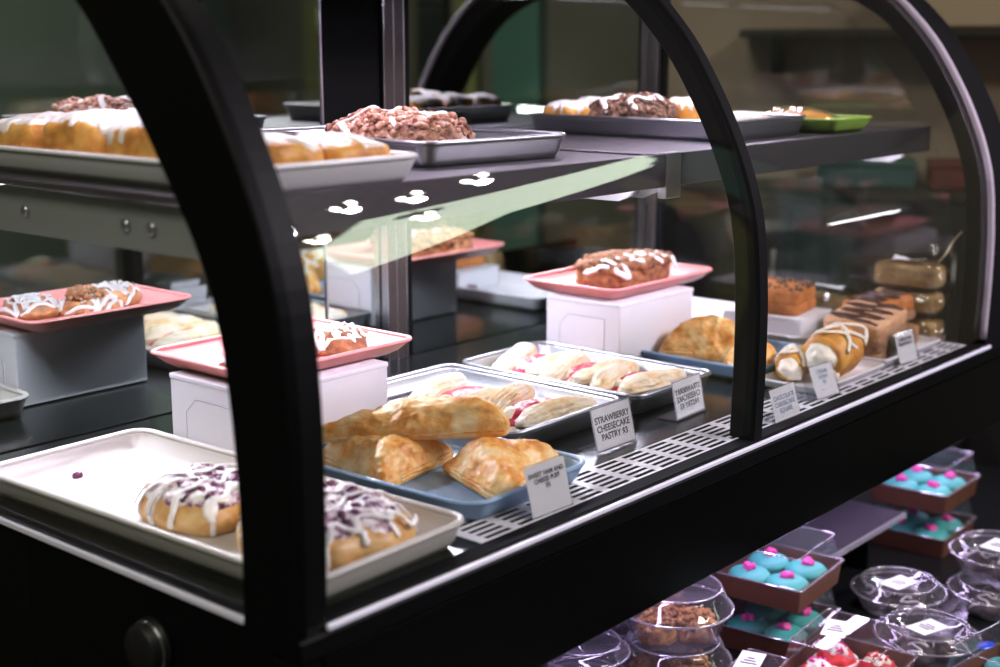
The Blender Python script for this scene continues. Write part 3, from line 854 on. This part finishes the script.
cookie_bag('cellophane bag under the labelled bag by the far frame', (1.393, .115, Z0), -1.55, .13, .06, .042, 124, False, False)
cookie_bag('middle cellophane bag in the stack by the far frame', (1.393, .115, Z0 + .0465), -1.6, .125, .06, .038, 125, False, False)
cookie_bag('cellophane bag lying behind the bag stack by the far frame', (1.39, .25, Z0 + .0008), -1.5, .12, .062, .07, 127, True, False)

# ------------------------------------------------------------------ price signs
price_sign('price sign reading SWEET HAM AND CHEESE PUFF in front of the blue tray', (.353, .022, Z0), .064, .052, 'SWEET HAM AND\nCHEESE PUFF\n$3', .0069, -.02, 14, border=False, texty=.009)
price_sign('price sign reading STRAWBERRY CHEESECAKE PASTRY, the one readable from the front', (.583, .107, Z0), .080, .053, 'STRAWBERRY\nCHEESECAKE\nPASTRY $3', .0109, -.0, 14)
price_sign('price sign whose STRAWBERRY CHEESECAKE PASTRY lettering reads backwards', (.760, .118, Z0), .074, .050, 'STRAWBERRY\nCHEESECAKE\nPASTRY $3', .0101, .06, 12, mirror=True)
price_sign('small white price sign standing just beyond the middle frame', (.826, .016, Z0), .064, .042, 'CHOCOLATE\nCHEESECAKE\nSQUARE', .0085, 0, 16, border=False, ink=INKB)
price_sign('white price sign with faint blue lettering in front of the cream horns', (.952, .03, Z0 + .0006), .07, .044, 'CREAM\nHORN\n$3', .0075, -.1, 22, border=False, cardx=.008, cardw=.054, ink=INKB, texty=.006, holder_w=.078)
price_sign('price sign with two short printed lines in front of the cheesecake brownies', (1.222, .036, Z0), .07, .046, 'CHEESECAKE\nBROWNIE $3', .0072, -.05, 16, border=False, cardx=.006, cardw=.056, texty=.009, holder_w=.078, bold=.0003)

# ------------------------------------------------------------------ upper shelf
SZ = D + ZS - .0005
tray('serving_tray', 'long white tray of glazed cake squares on the upper shelf', 'tray', (.162, .345, SZ), .215, .46, .025, WHITEPLATE, 0, flare=.012, r=.02, t=.004, bead=.003)
def cake_square(label, x, y, rz, a, b, H, seed, z=SZ + .0045, group='glazed cake squares on the upper shelf', gl=.93, name='glazed_cake'):
    root = thing(name, label, 'cake', (x, y, z), rz, group)
    d = Dome(superR(a, b, 5), H, PROF_SLAB, ((.0035, 40), (.0015, 120)), seed, lambda p, q: -.004 * ((p / a) ** 2 + (q / b) ** 2))
    d.mesh('cake', BUN, root, 96, 30)
    rnd = random.Random(seed)
    rag = [rnd.uniform(0, .18) if rnd.random() < .45 else 0 for _ in range(36)]
    base = d.phi_of(gl)
    d.patch('glaze', GLAZE, root, lambda t: base + rag[int(t / (2 * PI) * 36) % 36], .0028, ((.0015, 60), (.0008, 160)), seed, 144, 20)
    return root
for k, (x, y, a, b, H, lab) in enumerate((
        (.118, .185, .049, .054, .043, 'glazed cake square at the front left of the upper white tray'),
        (.208, .185, .042, .054, .039, 'glazed cake square at the front right of the upper white tray'),
        (.118, .304, .05, .058, .054, 'glazed cake square second from the front along the upper white tray'),
        (.12, .42, .05, .052, .056, 'glazed cake square third from the front along the upper white tray'),
        (.118, .523, .048, .044, .05, 'glazed cake square at the very back of the upper white tray'),
        (.207, .322, .04, .055, .034, 'low glazed cake square behind the front right one on the upper white tray'))):
    cake_square(lab, x, y, .03 * (k - 2), a, b, H, 200 + k * 3, gl=.8 if k < 2 else .93)

pan('metal pan with a nutty pink danish on the upper shelf, near half', .385, .612, .20, .53, SZ, .026, -.09, liner=LINER)
def nut_danish(label, x, y, rz, a, b, H, seed, mat, crumbmat, z, icing=True, n=240):
    root = thing('nut_danish', label, 'danish pastry', (x, y, z), rz, 'nut danishes on the upper shelf')
    d = Dome(superR(a, b, 3), H, PROF_BUN, ((.006, 32), (.003, 90)), seed, lambda p, q: .004 * math.sin(p * 110 + seed) * math.sin(q * 90))
    d.mesh('crust', mat, root, 110, 36)
    lumps('nut_topping', crumbmat, root, scatter(d, n, .002, .0058, d.phi_of(.98), seed, .2), seed)
    if icing:
        for k in range(2):
            d.drizzle('icing_drizzle', GLAZE, root, zigzag(-a * .9, a * .9, b * .15, 6, .008, seed + k, -b * .4 + b * .8 * k), .0045, 8, flat=.5, rv=.6, seed=seed + k, off=.003)
    return root
nut_danish('nut covered danish with pink icing on the near metal pan of the upper shelf', .468, .345, .0, .06, .095, .046, 231, NUTTY, NUTTY, SZ + .004, True, 420)
pan('metal pan with a dark walnut danish on the upper shelf, far half', .928, 1.165, .185, .535, SZ, .026, 0, liner=LINER)
nut_danish('dark walnut danish on the far metal pan of the upper shelf', 1.0, .385, .15, .058, .062, .049, 241, NUTDARK, NUTDARK, SZ + .004, True, 420)
for k, (x, y, a, b, H, lab) in enumerate(((1.105, .35, .042, .045, .044, 'orange glazed bun right beside the walnut danish on the upper shelf'),
        (.972, .486, .033, .032, .04, 'orange glazed bun at the rear of the far metal pan, nearest the middle frame'),
        (1.045, .488, .034, .032, .042, 'orange glazed bun in the middle of the rear row on the far metal pan'),
        (1.118, .486, .033, .032, .04, 'orange glazed bun in the rear far corner of the far metal pan'))):
    cake_square(lab, x, y, .1, a, b, H, 251 + k * 2, SZ + .004, 'glazed buns on the far metal pan')
cake_square('flat white iced pastry at the front of the far metal pan, upper shelf', 1.05, .243, .04, .075, .034, .026, 257, SZ + .004, 'glazed buns on the far metal pan', name='iced_pastry')
tray('green_tray', 'lime green tray at the far end of the upper shelf', 'tray', (1.245, .28, SZ), .13, .26, .02, GREEN, 0, flare=.014, r=.015, t=.003, bead=.002)
root = thing('wrapped_cookie', 'brown cookie under cling film on the lime green tray', 'cookie', (1.245, .25, SZ + .0035), .05)
d = Dome(superR(.042, .06, 2.4), .026, PROF_BUN, ((.003, 50), (.0015, 150)), 261); d.mesh('cookie', BUN, root)
d = Dome(superR(.046, .066, 2.6), .032, PROF_BUN, ((.004, 60),), 262); d.mesh('film', CELLO, root)

# ------------------------------------------------------------------ lower goods
LZ = D + LD + .0004
def macaron(label, loc, seed, group, R=.031, shell=TEALC, fill=TEALG, deco=True):
    root = thing('macaron', label, 'macaron', loc, seed * 1.3, group)
    m = MB(); m.lathe([(R * .9, 0), (R * .98, .002), (R, .005), (R * .96, .011), (R * .9, .0125), (0, .0125)], 40); m.build('bottom_shell', shell, root)
    m = MB(); m.lathe([(0, .0125), (R * .9, .0127), (R * .94, .0145), (R * .9, .0165), (0, .0167)], 40); m.build('filling', fill, root)
    m = MB(); m.lathe([(0, .0167), (R * .95, .0168), (R * 1.0, .0185), (R * .98, .0225), (R * .84, .0275), (R * .6, .0305), (R * .3, .0318), (0, .032)], 40); m.build('top_shell', shell, root)
    if deco:
        dd = Dome(lambda t: .0088 * (1 + .16 * math.cos(3 * t + seed) + .12 * math.sin(5 * t)), .009, PROF_BUN, ((.004, 140),), seed, None, lambda p: p + V((.002, 0, .0312)))
        dd.mesh('sugar_flower', MAG, root, 40, 12)
    return root
def snack_box(label, loc, rz, w=.15, d=.135, hb=.034, ht=.076, sticker=None, lab=None, group=None):
    root = thing('snack_box', label, 'clear-lidded box', loc, rz, group)
    fl = .0035
    m = MB(); m.smooth = False
    seq = [rrect(w - 2 * fl, d - 2 * fl, .004, 0, 2), rrect(w, d, .004, hb, 2), rrect(w - .003, d - .003, .004, hb, 2), rrect(w - 2 * fl - .003, d - 2 * fl - .003, .004, .0012, 2)]
    m.rings(seq, True, True, True); m.build('kraft_base', KRAFT, root)
    m = MB(); m.smooth = False
    m.rings([rrect(w + .004, d + .004, .004, hb - .004, 2), rrect(w + .004, d + .004, .004, hb + .001, 2), rrect(w - .004, d - .004, .005, hb + .002, 2), rrect(w - .018, d - .018, .008, ht - .002, 2), rrect(w - .022, d - .022, .008, ht, 2)], True, False, True)
    m.build('clear_lid', BOXLID, root)
    b = MB()
    for hh, ww, dd in ((hb + .0005, w + .004, d + .004), (ht - .0008, w - .019, d - .019)):
        ring = rrect(ww, dd, .005, hh, 2); ring.append(ring[0]); b.tube(ring, .0009, 5)
    b.build('lid_rim', RIMP, root)
    if lab:
        m = MB(); m.box((lab[0] - .028, lab[1] - .016, ht + .0002), (lab[0] + .028, lab[1] + .016, ht + .0006), 0, Matrix.Rotation(.2, 4, 'Z')); lo = m.build('paper_label', PAPER, root)
        m = MB()
        for i, ww in enumerate((.014, .01, .006)): m.box((lab[0] - .010 + .008 * i, lab[1] - ww * .8, ht + .0007), (lab[0] - .006 + .008 * i, lab[1] + ww * .8, ht + .0008), 0, Matrix.Rotation(.2, 4, 'Z'))
        m.build('label_print', INK, lo)
    if sticker:
        m = MB(); m.lathe([(.0, 0), (.016, 0), (.016, .0006), (0, .0006)], 24, Matrix.Translation((sticker[0], sticker[1], ht + .0002)) @ Matrix.Scale(.55, 4, V((0, 1, 0))))
        m.build('blue_sticker', BLUEST, root)
    return root
def fill_macarons(M, z, grp, labels, seed0, s=.0322):
    k = 0
    for ix in (-1, 1):
        for iy in (-1, 1):
            p = M @ V((ix * s, iy * s * .92, 0))
            macaron(labels[k], (p.x, p.y, z), seed0 + k, grp); k += 1
WH4 = ['near front', 'near rear', 'far front', 'far rear']
def macaron_box(x, y, z, rz, which, seed, **kw):
    M = Matrix.Translation((x, y, 0)) @ Matrix.Rotation(rz, 4, 'Z')
    snack_box('clear-lidded kraft box of teal macarons, ' + which, (x, y, z), rz, **kw)
    fill_macarons(M, z + .0018, 'teal macarons, ' + which, ['teal macaron, %s in %s' % (w, which) for w in WH4], seed)
HB = .0775
macaron_box(1.0, .115, LZ, .1, 'lower box of the stack under the panel', 301, sticker=(.03, -.03))
macaron_box(1.0, .115, LZ + HB, .08, 'upper box of the stack under the panel', 306)
macaron_box(1.53, .125, LZ, .05, 'lower box of the stack past the riser', 311, sticker=(.0, .0))
macaron_box(1.53, .125, LZ + HB, .02, 'upper box of the stack past the riser', 316)
macaron_box(1.03, -.225, LZ, -.15, 'single box in front of the labelled tub', 321, sticker=(-.03, .03))

x, y, rz = .922, -.038, .08
snack_box('clear-lidded kraft box of red velvet cakes with a white paper label', (x, y, LZ), rz, lab=(.01, .02))
M = Matrix.Translation((x, y, 0)) @ Matrix.Rotation(rz, 4, 'Z')
for k, (ix, iy) in enumerate(((-1, -1), (-1, 1), (1, -1), (1, 1))):
    p = M @ V((ix * .032, iy * .029, 0))
    root = thing('red_velvet_cake', 'red velvet cake with cream and pink crumbs, %s in the labelled box' % WH4[k], 'cake', (p.x, p.y, LZ + .0018), k, 'red velvet cakes in the labelled box')
    d = Dome(superR(.028, .028, 2), .036, PROF_BUN, ((.002, 70), (.001, 200)), 330 + k); d.mesh('cake', REDV, root, 56, 24)
    m = MB(); m.tube([V((.0288 * math.cos(a), .0288 * math.sin(a), .017 + .001 * math.sin(a * 5))) for a in [2 * PI * q / 40 for q in range(41)]], .0028, 6); m.build('cream_filling', CREAM, root)
    d.patch('cream_top', CREAM, root, lambda t: d.phi_of(.62) + .06 * math.sin(5 * t), .0035, ((.002, 90),), k, 48, 10)
    lumps('pink_crumbs', MAG if k % 2 else REDV, root, scatter(d, 16, .0016, .003, d.phi_of(.5), 340 + k, -1.0), k)

def tub(label, x, y, z, r=.07, hb=.028, ht=.046, lab=True, group=None, rz=0):
    root = thing('round_tub', label, 'clear tub', (x, y, z), rz, group)
    m = MB(); m.lathe([(0, .001), (r * .72, .001), (r * .78, .004), (r * .93, hb), (r, hb + .002)], 56, None, False, False); m.build('bowl', TUB, root)
    m = MB(); m.lathe([(r * 1.0, hb + .0025), (r * 1.01, hb + .005), (r * .95, hb + .0075), (r * .86, ht - .006), (r * .8, ht), (r * .72, ht - .001), (r * .7, ht - .004), (0, ht - .004)], 56, None, False, False); m.build('lid', TUB, root)
    m = MB()
    for rr, zz, q in ((r * 1.01, hb + .004, .0016), (r * .8, ht, .0011)):
        m.tube([V((rr * math.cos(a), rr * math.sin(a), zz)) for a in [2 * PI * k / 56 for k in range(57)]], q, 6)
    m.build('rim', RIMP, root)
    if lab:
        m = MB(); m.box((-.026, -.017, ht - .0036), (.026, .017, ht - .003), 0); lo = m.build('paper_label', PAPER, root)
        m = MB()
        for i, ww in enumerate((.012, .016, .01)): m.box((-.009 + .007 * i, -ww * .8, ht - .0029), (-.0055 + .007 * i, ww * .8, ht - .0027), 0)
        m.build('label_print', INK, lo)
    return root
def tub_cookies(x, y, z, mat, label, n, seed, r=.07, icing=True, name='cookie', hh=.023):
    g = label
    rnd = random.Random(seed)
    for k in range(n):
        a = 2 * PI * k / n + seed
        rr = r * .42
        root = thing(name, label, 'cookie', (x + rr * math.cos(a), y + rr * math.sin(a), z + .0035), a, g)
        q = hh / .03
        d = Dome(superR(r * .37, r * .35, 2.2), hh, PROF_BUN, ((.003, 70), (.0018, 170)), seed + k); d.mesh('cookie', mat, root, 48, 20)
        if icing: d.drizzle('icing_drizzle', ICING, root, zigzag(-.024, .024, .013, 4, .002, k), .0014, 8, seed=k)
        else: lumps('oat_crumbs', mat, root, scatter(d, 60, .003, .006, d.phi_of(.97), seed + k, 0), k)
TH = .0475
tub('clear round tub with a white label, right of the red velvet box', 1.085, -.078, LZ, .072, rz=-.3)
tub_cookies(1.085, -.078, LZ, DARKCOOKIE, 'dark chocolate cookie with white drizzle in the tub right of the red velvet box', 3, 1, .072)
tub('clear round tub with a white label, behind the tub by the red velvet box', 1.215, .024, LZ, .07, rz=-.2)
tub_cookies(1.215, .024, LZ, DARKCOOKIE, 'dark chocolate cookie in the labelled tub in front of the riser', 3, 2)
tub('clear round tub at the bottom of the far stack of two', 1.31, -.09, LZ, .07, lab=False)
tub_cookies(1.31, -.09, LZ, DARKCOOKIE, 'dark cookie in the lower tub of the far stack', 3, 3)
tub('clear round tub with a label on top of the far stack of two', 1.345, -.075, LZ + TH, .07, rz=-.1)
tub_cookies(1.345, -.075, LZ + TH, DARKCOOKIE, 'dark cookie in the top tub of the far stack', 3, 4)
tub('clear round tub of granola cookies, top of the stack below the black panel', .768, .14, LZ + .0745, .076, .04, .072, lab=False)
tub_cookies(.768, .14, LZ + .0745, COOKIE, 'brown granola cookie in the top tub below the black panel', 3, 5, .072, False, hh=.034)
tub('clear round tub under the granola cookie tub below the black panel', .768, .14, LZ, .076, .04, .072, lab=False)
tub_cookies(.768, .14, LZ, COOKIE, 'brown granola cookie in the bottom tub below the black panel', 3, 6, .072, False, hh=.034)
tub('empty looking clear tub by the granola tubs, half hidden by the panel', .645, .20, LZ + TH, .06, lab=False)
tub('clear tub beneath the empty looking one by the granola tubs', .645, .20, LZ, .06, lab=False)
tub('clear round tub behind the granola tubs, mostly under the panel', .86, .265, LZ + TH, .065, lab=False)
tub('clear round tub at the base of the stack behind the granola tubs', .86, .265, LZ, .065, lab=False)
snack_box('low kraft box with a small label between the granola tubs and the macaron boxes', (.80, .028, LZ), .1, w=.08, d=.075, hb=.03, ht=.06, lab=(-.004, .012))
for k, (dx, dy) in enumerate(((-.025, .018), (.022, -.016))):
    root = thing('red_macaron', 'red macaron in the low kraft box, %s one' % ('rear' if k == 0 else 'front'), 'macaron', (.80 + dx * .7, .028 + dy * .7, LZ + .0018), k, 'red macarons in the low kraft box')
    m = MB(); m.lathe([(.0145, 0), (.017, .005), (.0155, .011), (0, .011)], 32); m.build('bottom_shell', REDV, root)
    m = MB(); m.lathe([(0, .0112), (.0158, .0113), (.0158, .0145), (0, .0146)], 32); m.build('filling', CREAM, root)
    m = MB(); m.lathe([(0, .0147), (.0162, .0148), (.017, .02), (.012, .0255), (0, .027)], 32); m.build('top_shell', REDV, root)

# ------------------------------------------------------------------ the room
def struct(name, mb, mat):
    o = mb.build(name, mat); o['kind'] = 'structure'; return o
def sbox(name, lo, hi, mat, M=None):
    m = MB(); m.box(lo, hi, 0, M); return struct(name, m, mat)
HC = 4.1
WALLB = plain('beige_brown_wall_paint', (.42, .34, .26), .7, var=.1, vscale=2)
WALLM = plain('dimmed_brown_wall_paint', (.11, .1, .075), .7, var=.1, vscale=2)  # darker copy of the wall colour, dimming the glass reflections
WGREEN = plain('dark_green_wall_paint', (.1, .15, .11), .7, var=.25, vscale=1.5)
sbox('floor', (-3, -6.3, -.1), (8, 2.6, 0), plain('dark_floor_tile', (.05, .048, .045), .35, var=.2, vscale=3))
WDARK = plain('dimmed_upper_paint', (.025, .024, .022), .8)  # kept dark so the curved glass reflects less light
sbox('ceiling', (-3, -6.3, HC), (8, 2.6, HC + .1), WDARK)
sbox('wall_left', (-3.1, -6.3, 0), (-3, 2.6, HC), WGREEN)
sbox('wall_back', (-3, 2.2, 0), (8, 2.3, HC), WALLM)
sbox('wall_front', (-3, -6.2, 0), (8, -6.1, HC), WGREEN)
# the long wall right of the case, running at an angle to it
U = V((.447, -.894, 0)); NN = V((-.894, -.447, 0)); W0 = V((2.819, 0, 0))
MW = Matrix(((U.x, -NN.x, 0, W0.x), (U.y, -NN.y, 0, W0.y), (0, 0, 1, 0), (0, 0, 0, 1)))     # local x along the wall, y away from the room
sbox('wall_right', (-.05, .0, 0), (8, .1, D + .85), WALLM, MW)
sbox('wall_right_end', (-3.2, .0, 0), (-.052, .1, D + .85), WALLB, MW)
sbox('wall_right_upper', (-3.2, .0, D + .852), (8, .1, D + 1.5), WDARK, MW)
def prism(name, pts, y0, y1, mat):
    m = MB(); m.smooth = False
    m.rings([[MW @ V((a, y0, D + z)) for a, z in pts], [MW @ V((a, y1, D + z)) for a, z in pts]], True, True, True)
    return struct(name, m, mat)
# glowing green panel added on the angled wall to reflect in the front glass
HZ = HC - D
prism('wall_upper', [(-3.2, 1.502), (8, 1.502), (8, 1.9), (3.3, 1.95), (1.75, 1.61)], 0, .1, WDARK)
prism('wall_infill', [(-3.2, 1.502), (1.75, 1.61), (1.75, 1.76), (5.0, HZ), (-3.2, HZ)], 0, .1, WDARK)
prism('reflection_panel_1', [(1.75, 1.6), (3.3, 1.94), (8, 1.89), (8, HZ), (5.0, HZ), (1.75, 1.77)], .05, .07, emis('pale_green_glow', (.82, .95, .74), 5.2))
prism('trim_1', [(1.72, 1.58), (3.3, 1.92), (8, 1.87), (8, 1.9), (3.3, 1.95), (1.75, 1.61)], -.03, -.0005, BLACKM)
# coloured panels added on the wall for the mirrored doors to reflect
def panel(name, x0, x1, z0, z1, col, M, label=None, rough=.6, kind=True, depth=.03):
    m = MB(); m.box((x0, -depth, z0), (x1, -.001, z1), .004, M)
    o = m.build(name, plain(name + '_paint', col, rough, var=.15, vscale=4)); o['kind'] = 'structure'; return o
panel('mirror_panel_3', 1.98, 2.22, 0, 2.6, (.22, .22, .08), MW)
panel('mirror_panel_4', 2.35, 2.7, 0, 2.6, (.01, .012, .012), MW)
panel('mirror_panel_5', 1.35, 1.8, 0, 2.6, (.06, .16, .13), MW)
panel('mirror_panel_6', 4.3, 4.7, 0, 2.6, (.2, .2, .08), MW)
panel('mirror_panel_7', 3.0, 4.2, 0, 2.0, (.02, .022, .022), MW)

def pendant(label, p):
    x, y, z = p
    root = thing('pendant_lamp', label, 'pendant lamp', (x, y, D + z), .6, 'pendant lamps over the shop floor')
    m = MB(); m.tube([V((0, 0, .05)), V((0, 0, HC - D - z))], .006, 8); m.build('rod', BLACKM, root)
    m = MB(); m.box((-.07, -.025, .03), (.07, .025, .045), .004); m.build('lamp_bar', BLACKM, root)
    for s in (-1, 1):
        m = MB(); m.lathe([(.0, -.006), (.005, -.004), (.0065, .004), (.006, .029), (0, .0295)], 24, Matrix.Translation((s * .02, s * .02, 0))); m.build('bulb', emis('lamp_bulb', (1, .93, .84), 55) if 'lamp_bulb' not in bpy.data.materials else bpy.data.materials['lamp_bulb'], root)
PW = ['first', 'second', 'third', 'fourth', 'fifth', 'sixth']
for k, p in enumerate(((1.52, -1.21, 1.25), (1.72, -1.18, 1.25), (1.86, -1.06, 1.25), (1.5, -1.47, 1.25), (2.03, -1.5, 1.25), (1.77, -1.68, 1.25))):
    pendant('twin-bulb pendant lamp over the shop floor, %s of six from the case' % PW[k], p)
    sl = bpy.data.lights.new('lamp_beam', 'SPOT'); sl.energy = 30; sl.spot_size = math.radians(70); sl.spot_blend = .6; sl.shadow_soft_size = .016; sl.color = (.95, .84, 1)
    so = bpy.data.objects.new('lamp_beam', sl); COL.objects.link(so); so.location = (p[0], p[1], D + p[2] - .03)
    so.rotation_euler = (V((.6, .1, .05)) - V((p[0], p[1], p[2]))).to_track_quat('-Z', 'Y').to_euler()

root = thing('tube_lamp', 'short fluorescent tube on the wall right of the case', 'tube lamp', MW @ V((1.245, -.05, D + .225)), math.atan2(U.y, U.x))
m = MB(); m.box((-.18, -.012, -.02), (.18, .048, .02), .004); m.build('housing', BLACKM, root)
m = MB(); m.tube([V((-.165, -.022, 0)), V((.165, -.022, 0))], .009, 12); m.build('tube', emis('tube_glow', (.95, .97, 1), 14), root)

# things on the wall beyond the far frame
PLM = Matrix.Translation((0, 0, 0))
def wall_shelf(label, x0, x1, z, mat):
    root = thing('wall_shelf', label, 'shelf', MW @ V(((x0 + x1) / 2, -.12, z)), math.atan2(U.y, U.x))
    w = (x1 - x0) / 2
    m = MB(); m.box((-w, -.11, -.02), (w, .115, 0), .003); m.build('board', mat, root)
    for s in (-.8, .8):
        m = MB(); m.box((s * w - .01, -.1, -.1), (s * w + .01, .115, -.0205), .002); m.build('bracket', BLACKM, root)
    return root
DWOOD = plain('dark_shelf_wood', (.02, .014, .01), .5)
wall_shelf('dark wooden wall shelf beyond the far end of the case', -1.1, -.25, D + .50, DWOOD)
root = thing('added_low_cabinet', 'low black cabinet added to darken the view beyond the far end of the case', 'cabinet', MW @ V((-.75, -.128, 0)), math.atan2(U.y, U.x))  # dark block added to darken the view through the far end glass
CABM = plain('black_cabinet_paint', (.012, .011, .01), .45)
m = MB(); m.box((-.6, -.115, .0005), (.6, .115, D + .115), .003); m.build('body', CABM, root)
m = MB(); m.box((-.61, -.125, D + .1155), (.61, .118, D + .1395), .003); m.build('top', DWOOD, root)
for x0 in (-.59, -.19, .21):
    m = MB(); m.box((x0, -.13, .06), (x0 + .38, -.1155, D + .1), .003); dr = m.build('door', CABM, root)
    m = MB(); m.tube([V((x0 + .34, -.131, D - .1)), V((x0 + .34, -.15, D - .09)), V((x0 + .34, -.15, D - .01)), V((x0 + .34, -.131, D))], .004, 8); m.build('handle', STEEL, dr)
def crate(label, s, dz, w, h, col, name='storage_box'):
    root = thing(name, label, 'box', MW @ V((s, -.125, dz)), math.atan2(U.y, U.x))
    m = MB(); m.box((-w / 2, -.09, .0006), (w / 2, .09, h * .85), .006); m.build('box_body', plain(name + '_card', col, .6), root)
    m = MB(); m.box((-w / 2 - .003, -.093, h * .85 + .0004), (w / 2 + .003, .093, h), .004); m.build('lid', plain(name + '_lid', [c * 1.2 for c in col], .6), root)
crate('beige box on the upper wall shelf beyond the case', -.62, D + .50, .26, .12, (.42, .33, .22))
crate('orange brown box on the upper wall shelf beyond the case', -.38, D + .50, .12, .16, (.4, .16, .04))
crate('teal block standing in for reflected clothing on the low black cabinet beyond the case', -.80, D + .14, .22, .06, (.03, .12, .12))  # stands in for teal clothing reflected in the glass
crate('red block standing in for reflected clothing on the low black cabinet beyond the case', -.58, D + .14, .16, .06, (.14, .02, .015))  # stands in for red clothing reflected in the glass
crate('ochre box on the low black cabinet beyond the case', -.36, D + .14, .14, .2, (.5, .26, .06))

# ------------------------------------------------------------------ light
def area(name, loc, size, power, col, rot=(0, 0, 0), spread=PI):
    l = bpy.data.lights.new(name, 'AREA'); l.shape = 'RECTANGLE'; l.size, l.size_y = size; l.energy = power; l.color = col; l.spread = spread
    o = bpy.data.objects.new(name, l); COL.objects.link(o); o.location = loc; o.rotation_euler = rot
    return o
for xa, xb in ((.06, .68), (.765, 1.39)):
    area('case_led_light', ((xa + xb) / 2, .359, D + .5505), (xb - xa, .018), 2.7, (.9, .77, 1), (math.radians(-4), 0, 0))
    area('added_rear_light', ((xa + xb - .05) / 2, YB - .0425, D + ZS - .022), (xb - xa - .06, .01), 8.5, (.84, .84, 1), (math.radians(-10), 0, 0))  # added fill for the rear faces seen in the mirrored doors
for xa, xb in ((.04, .658), (.71, 1.405)):
    area('shelf_led_light', ((xa + xb) / 2, SF + .014, D + ZS - .017), (xb - xa, .011), 5.8 * (xb - xa) / .65, (.88, .76, 1), (math.radians(14), 0, 0))
area('lower_led_light', (1.0, .13, D - .152), (1.9, .02), 4.0, (.76, .6, 1), (math.radians(-14), 0, 0))
area('room_area_light', (1.5, -3.2, HC - .05), (1.2, 1.2), 110, (1, .92, .8))
area('room_area_light', (1.5, 1.3, HC - .8), (.8, .8), 22, (1, .9, .75), (math.radians(25), math.radians(35), 0))  # added behind the case to brighten the wall beyond the far frame
area('room_area_light', (-1.9, -.5, HC - .6), (1.2, 1.2), 75, (1, .92, .8))
w = bpy.data.worlds.new('room_air'); bpy.context.scene.world = w; w.use_nodes = True
w.node_tree.nodes['Background'].inputs[0].default_value = (.5, .55, .5, 1); w.node_tree.nodes['Background'].inputs[1].default_value = .02

# ------------------------------------------------------------------ camera
cam = bpy.data.cameras.new('camera'); co = bpy.data.objects.new('camera', cam); COL.objects.link(co)
cx, cy, f = 500., 333.5, 1377.2319
vx, vy = V((1700 - cx, 45 - cy, f)).normalized(), V((-1150 - cx, 45 - cy, f)).normalized()
vz = vx.cross(vy)
# rows: world axes in camera coordinates (x right, y down, z forward)
R = Matrix((vx, vy, vz))
rt, dn, fw = R @ V((1, 0, 0)), R @ V((0, 1, 0)), R @ V((0, 0, 1))
up, bk = -dn, -fw
co.matrix_world = Matrix(((rt.x, up.x, bk.x, -.69382682), (rt.y, up.y, bk.y, -.80011108), (rt.z, up.z, bk.z, .46403847 + D), (0, 0, 0, 1)))
cam.sensor_width = 36; cam.lens = f / 1000 * 36
cam.clip_start = .05
cam.dof.use_dof = True; cam.dof.focus_distance = 1.62; cam.dof.aperture_fstop = 3.2
sc = bpy.context.scene
sc.camera = co
sc.view_settings.view_transform = 'Standard'; sc.view_settings.look = 'None'
sc.view_settings.gamma = 1; sc.view_settings.use_curve_mapping = False
sc.view_settings.exposure = 0
cy_ = sc.cycles
cy_.use_denoising = True
cy_.max_bounces = 10; cy_.transparent_max_bounces = 32; cy_.glossy_bounces = 6; cy_.diffuse_bounces = 4
cy_.caustics_reflective = False; cy_.caustics_refractive = False
cy_.sample_clamp_indirect = 6
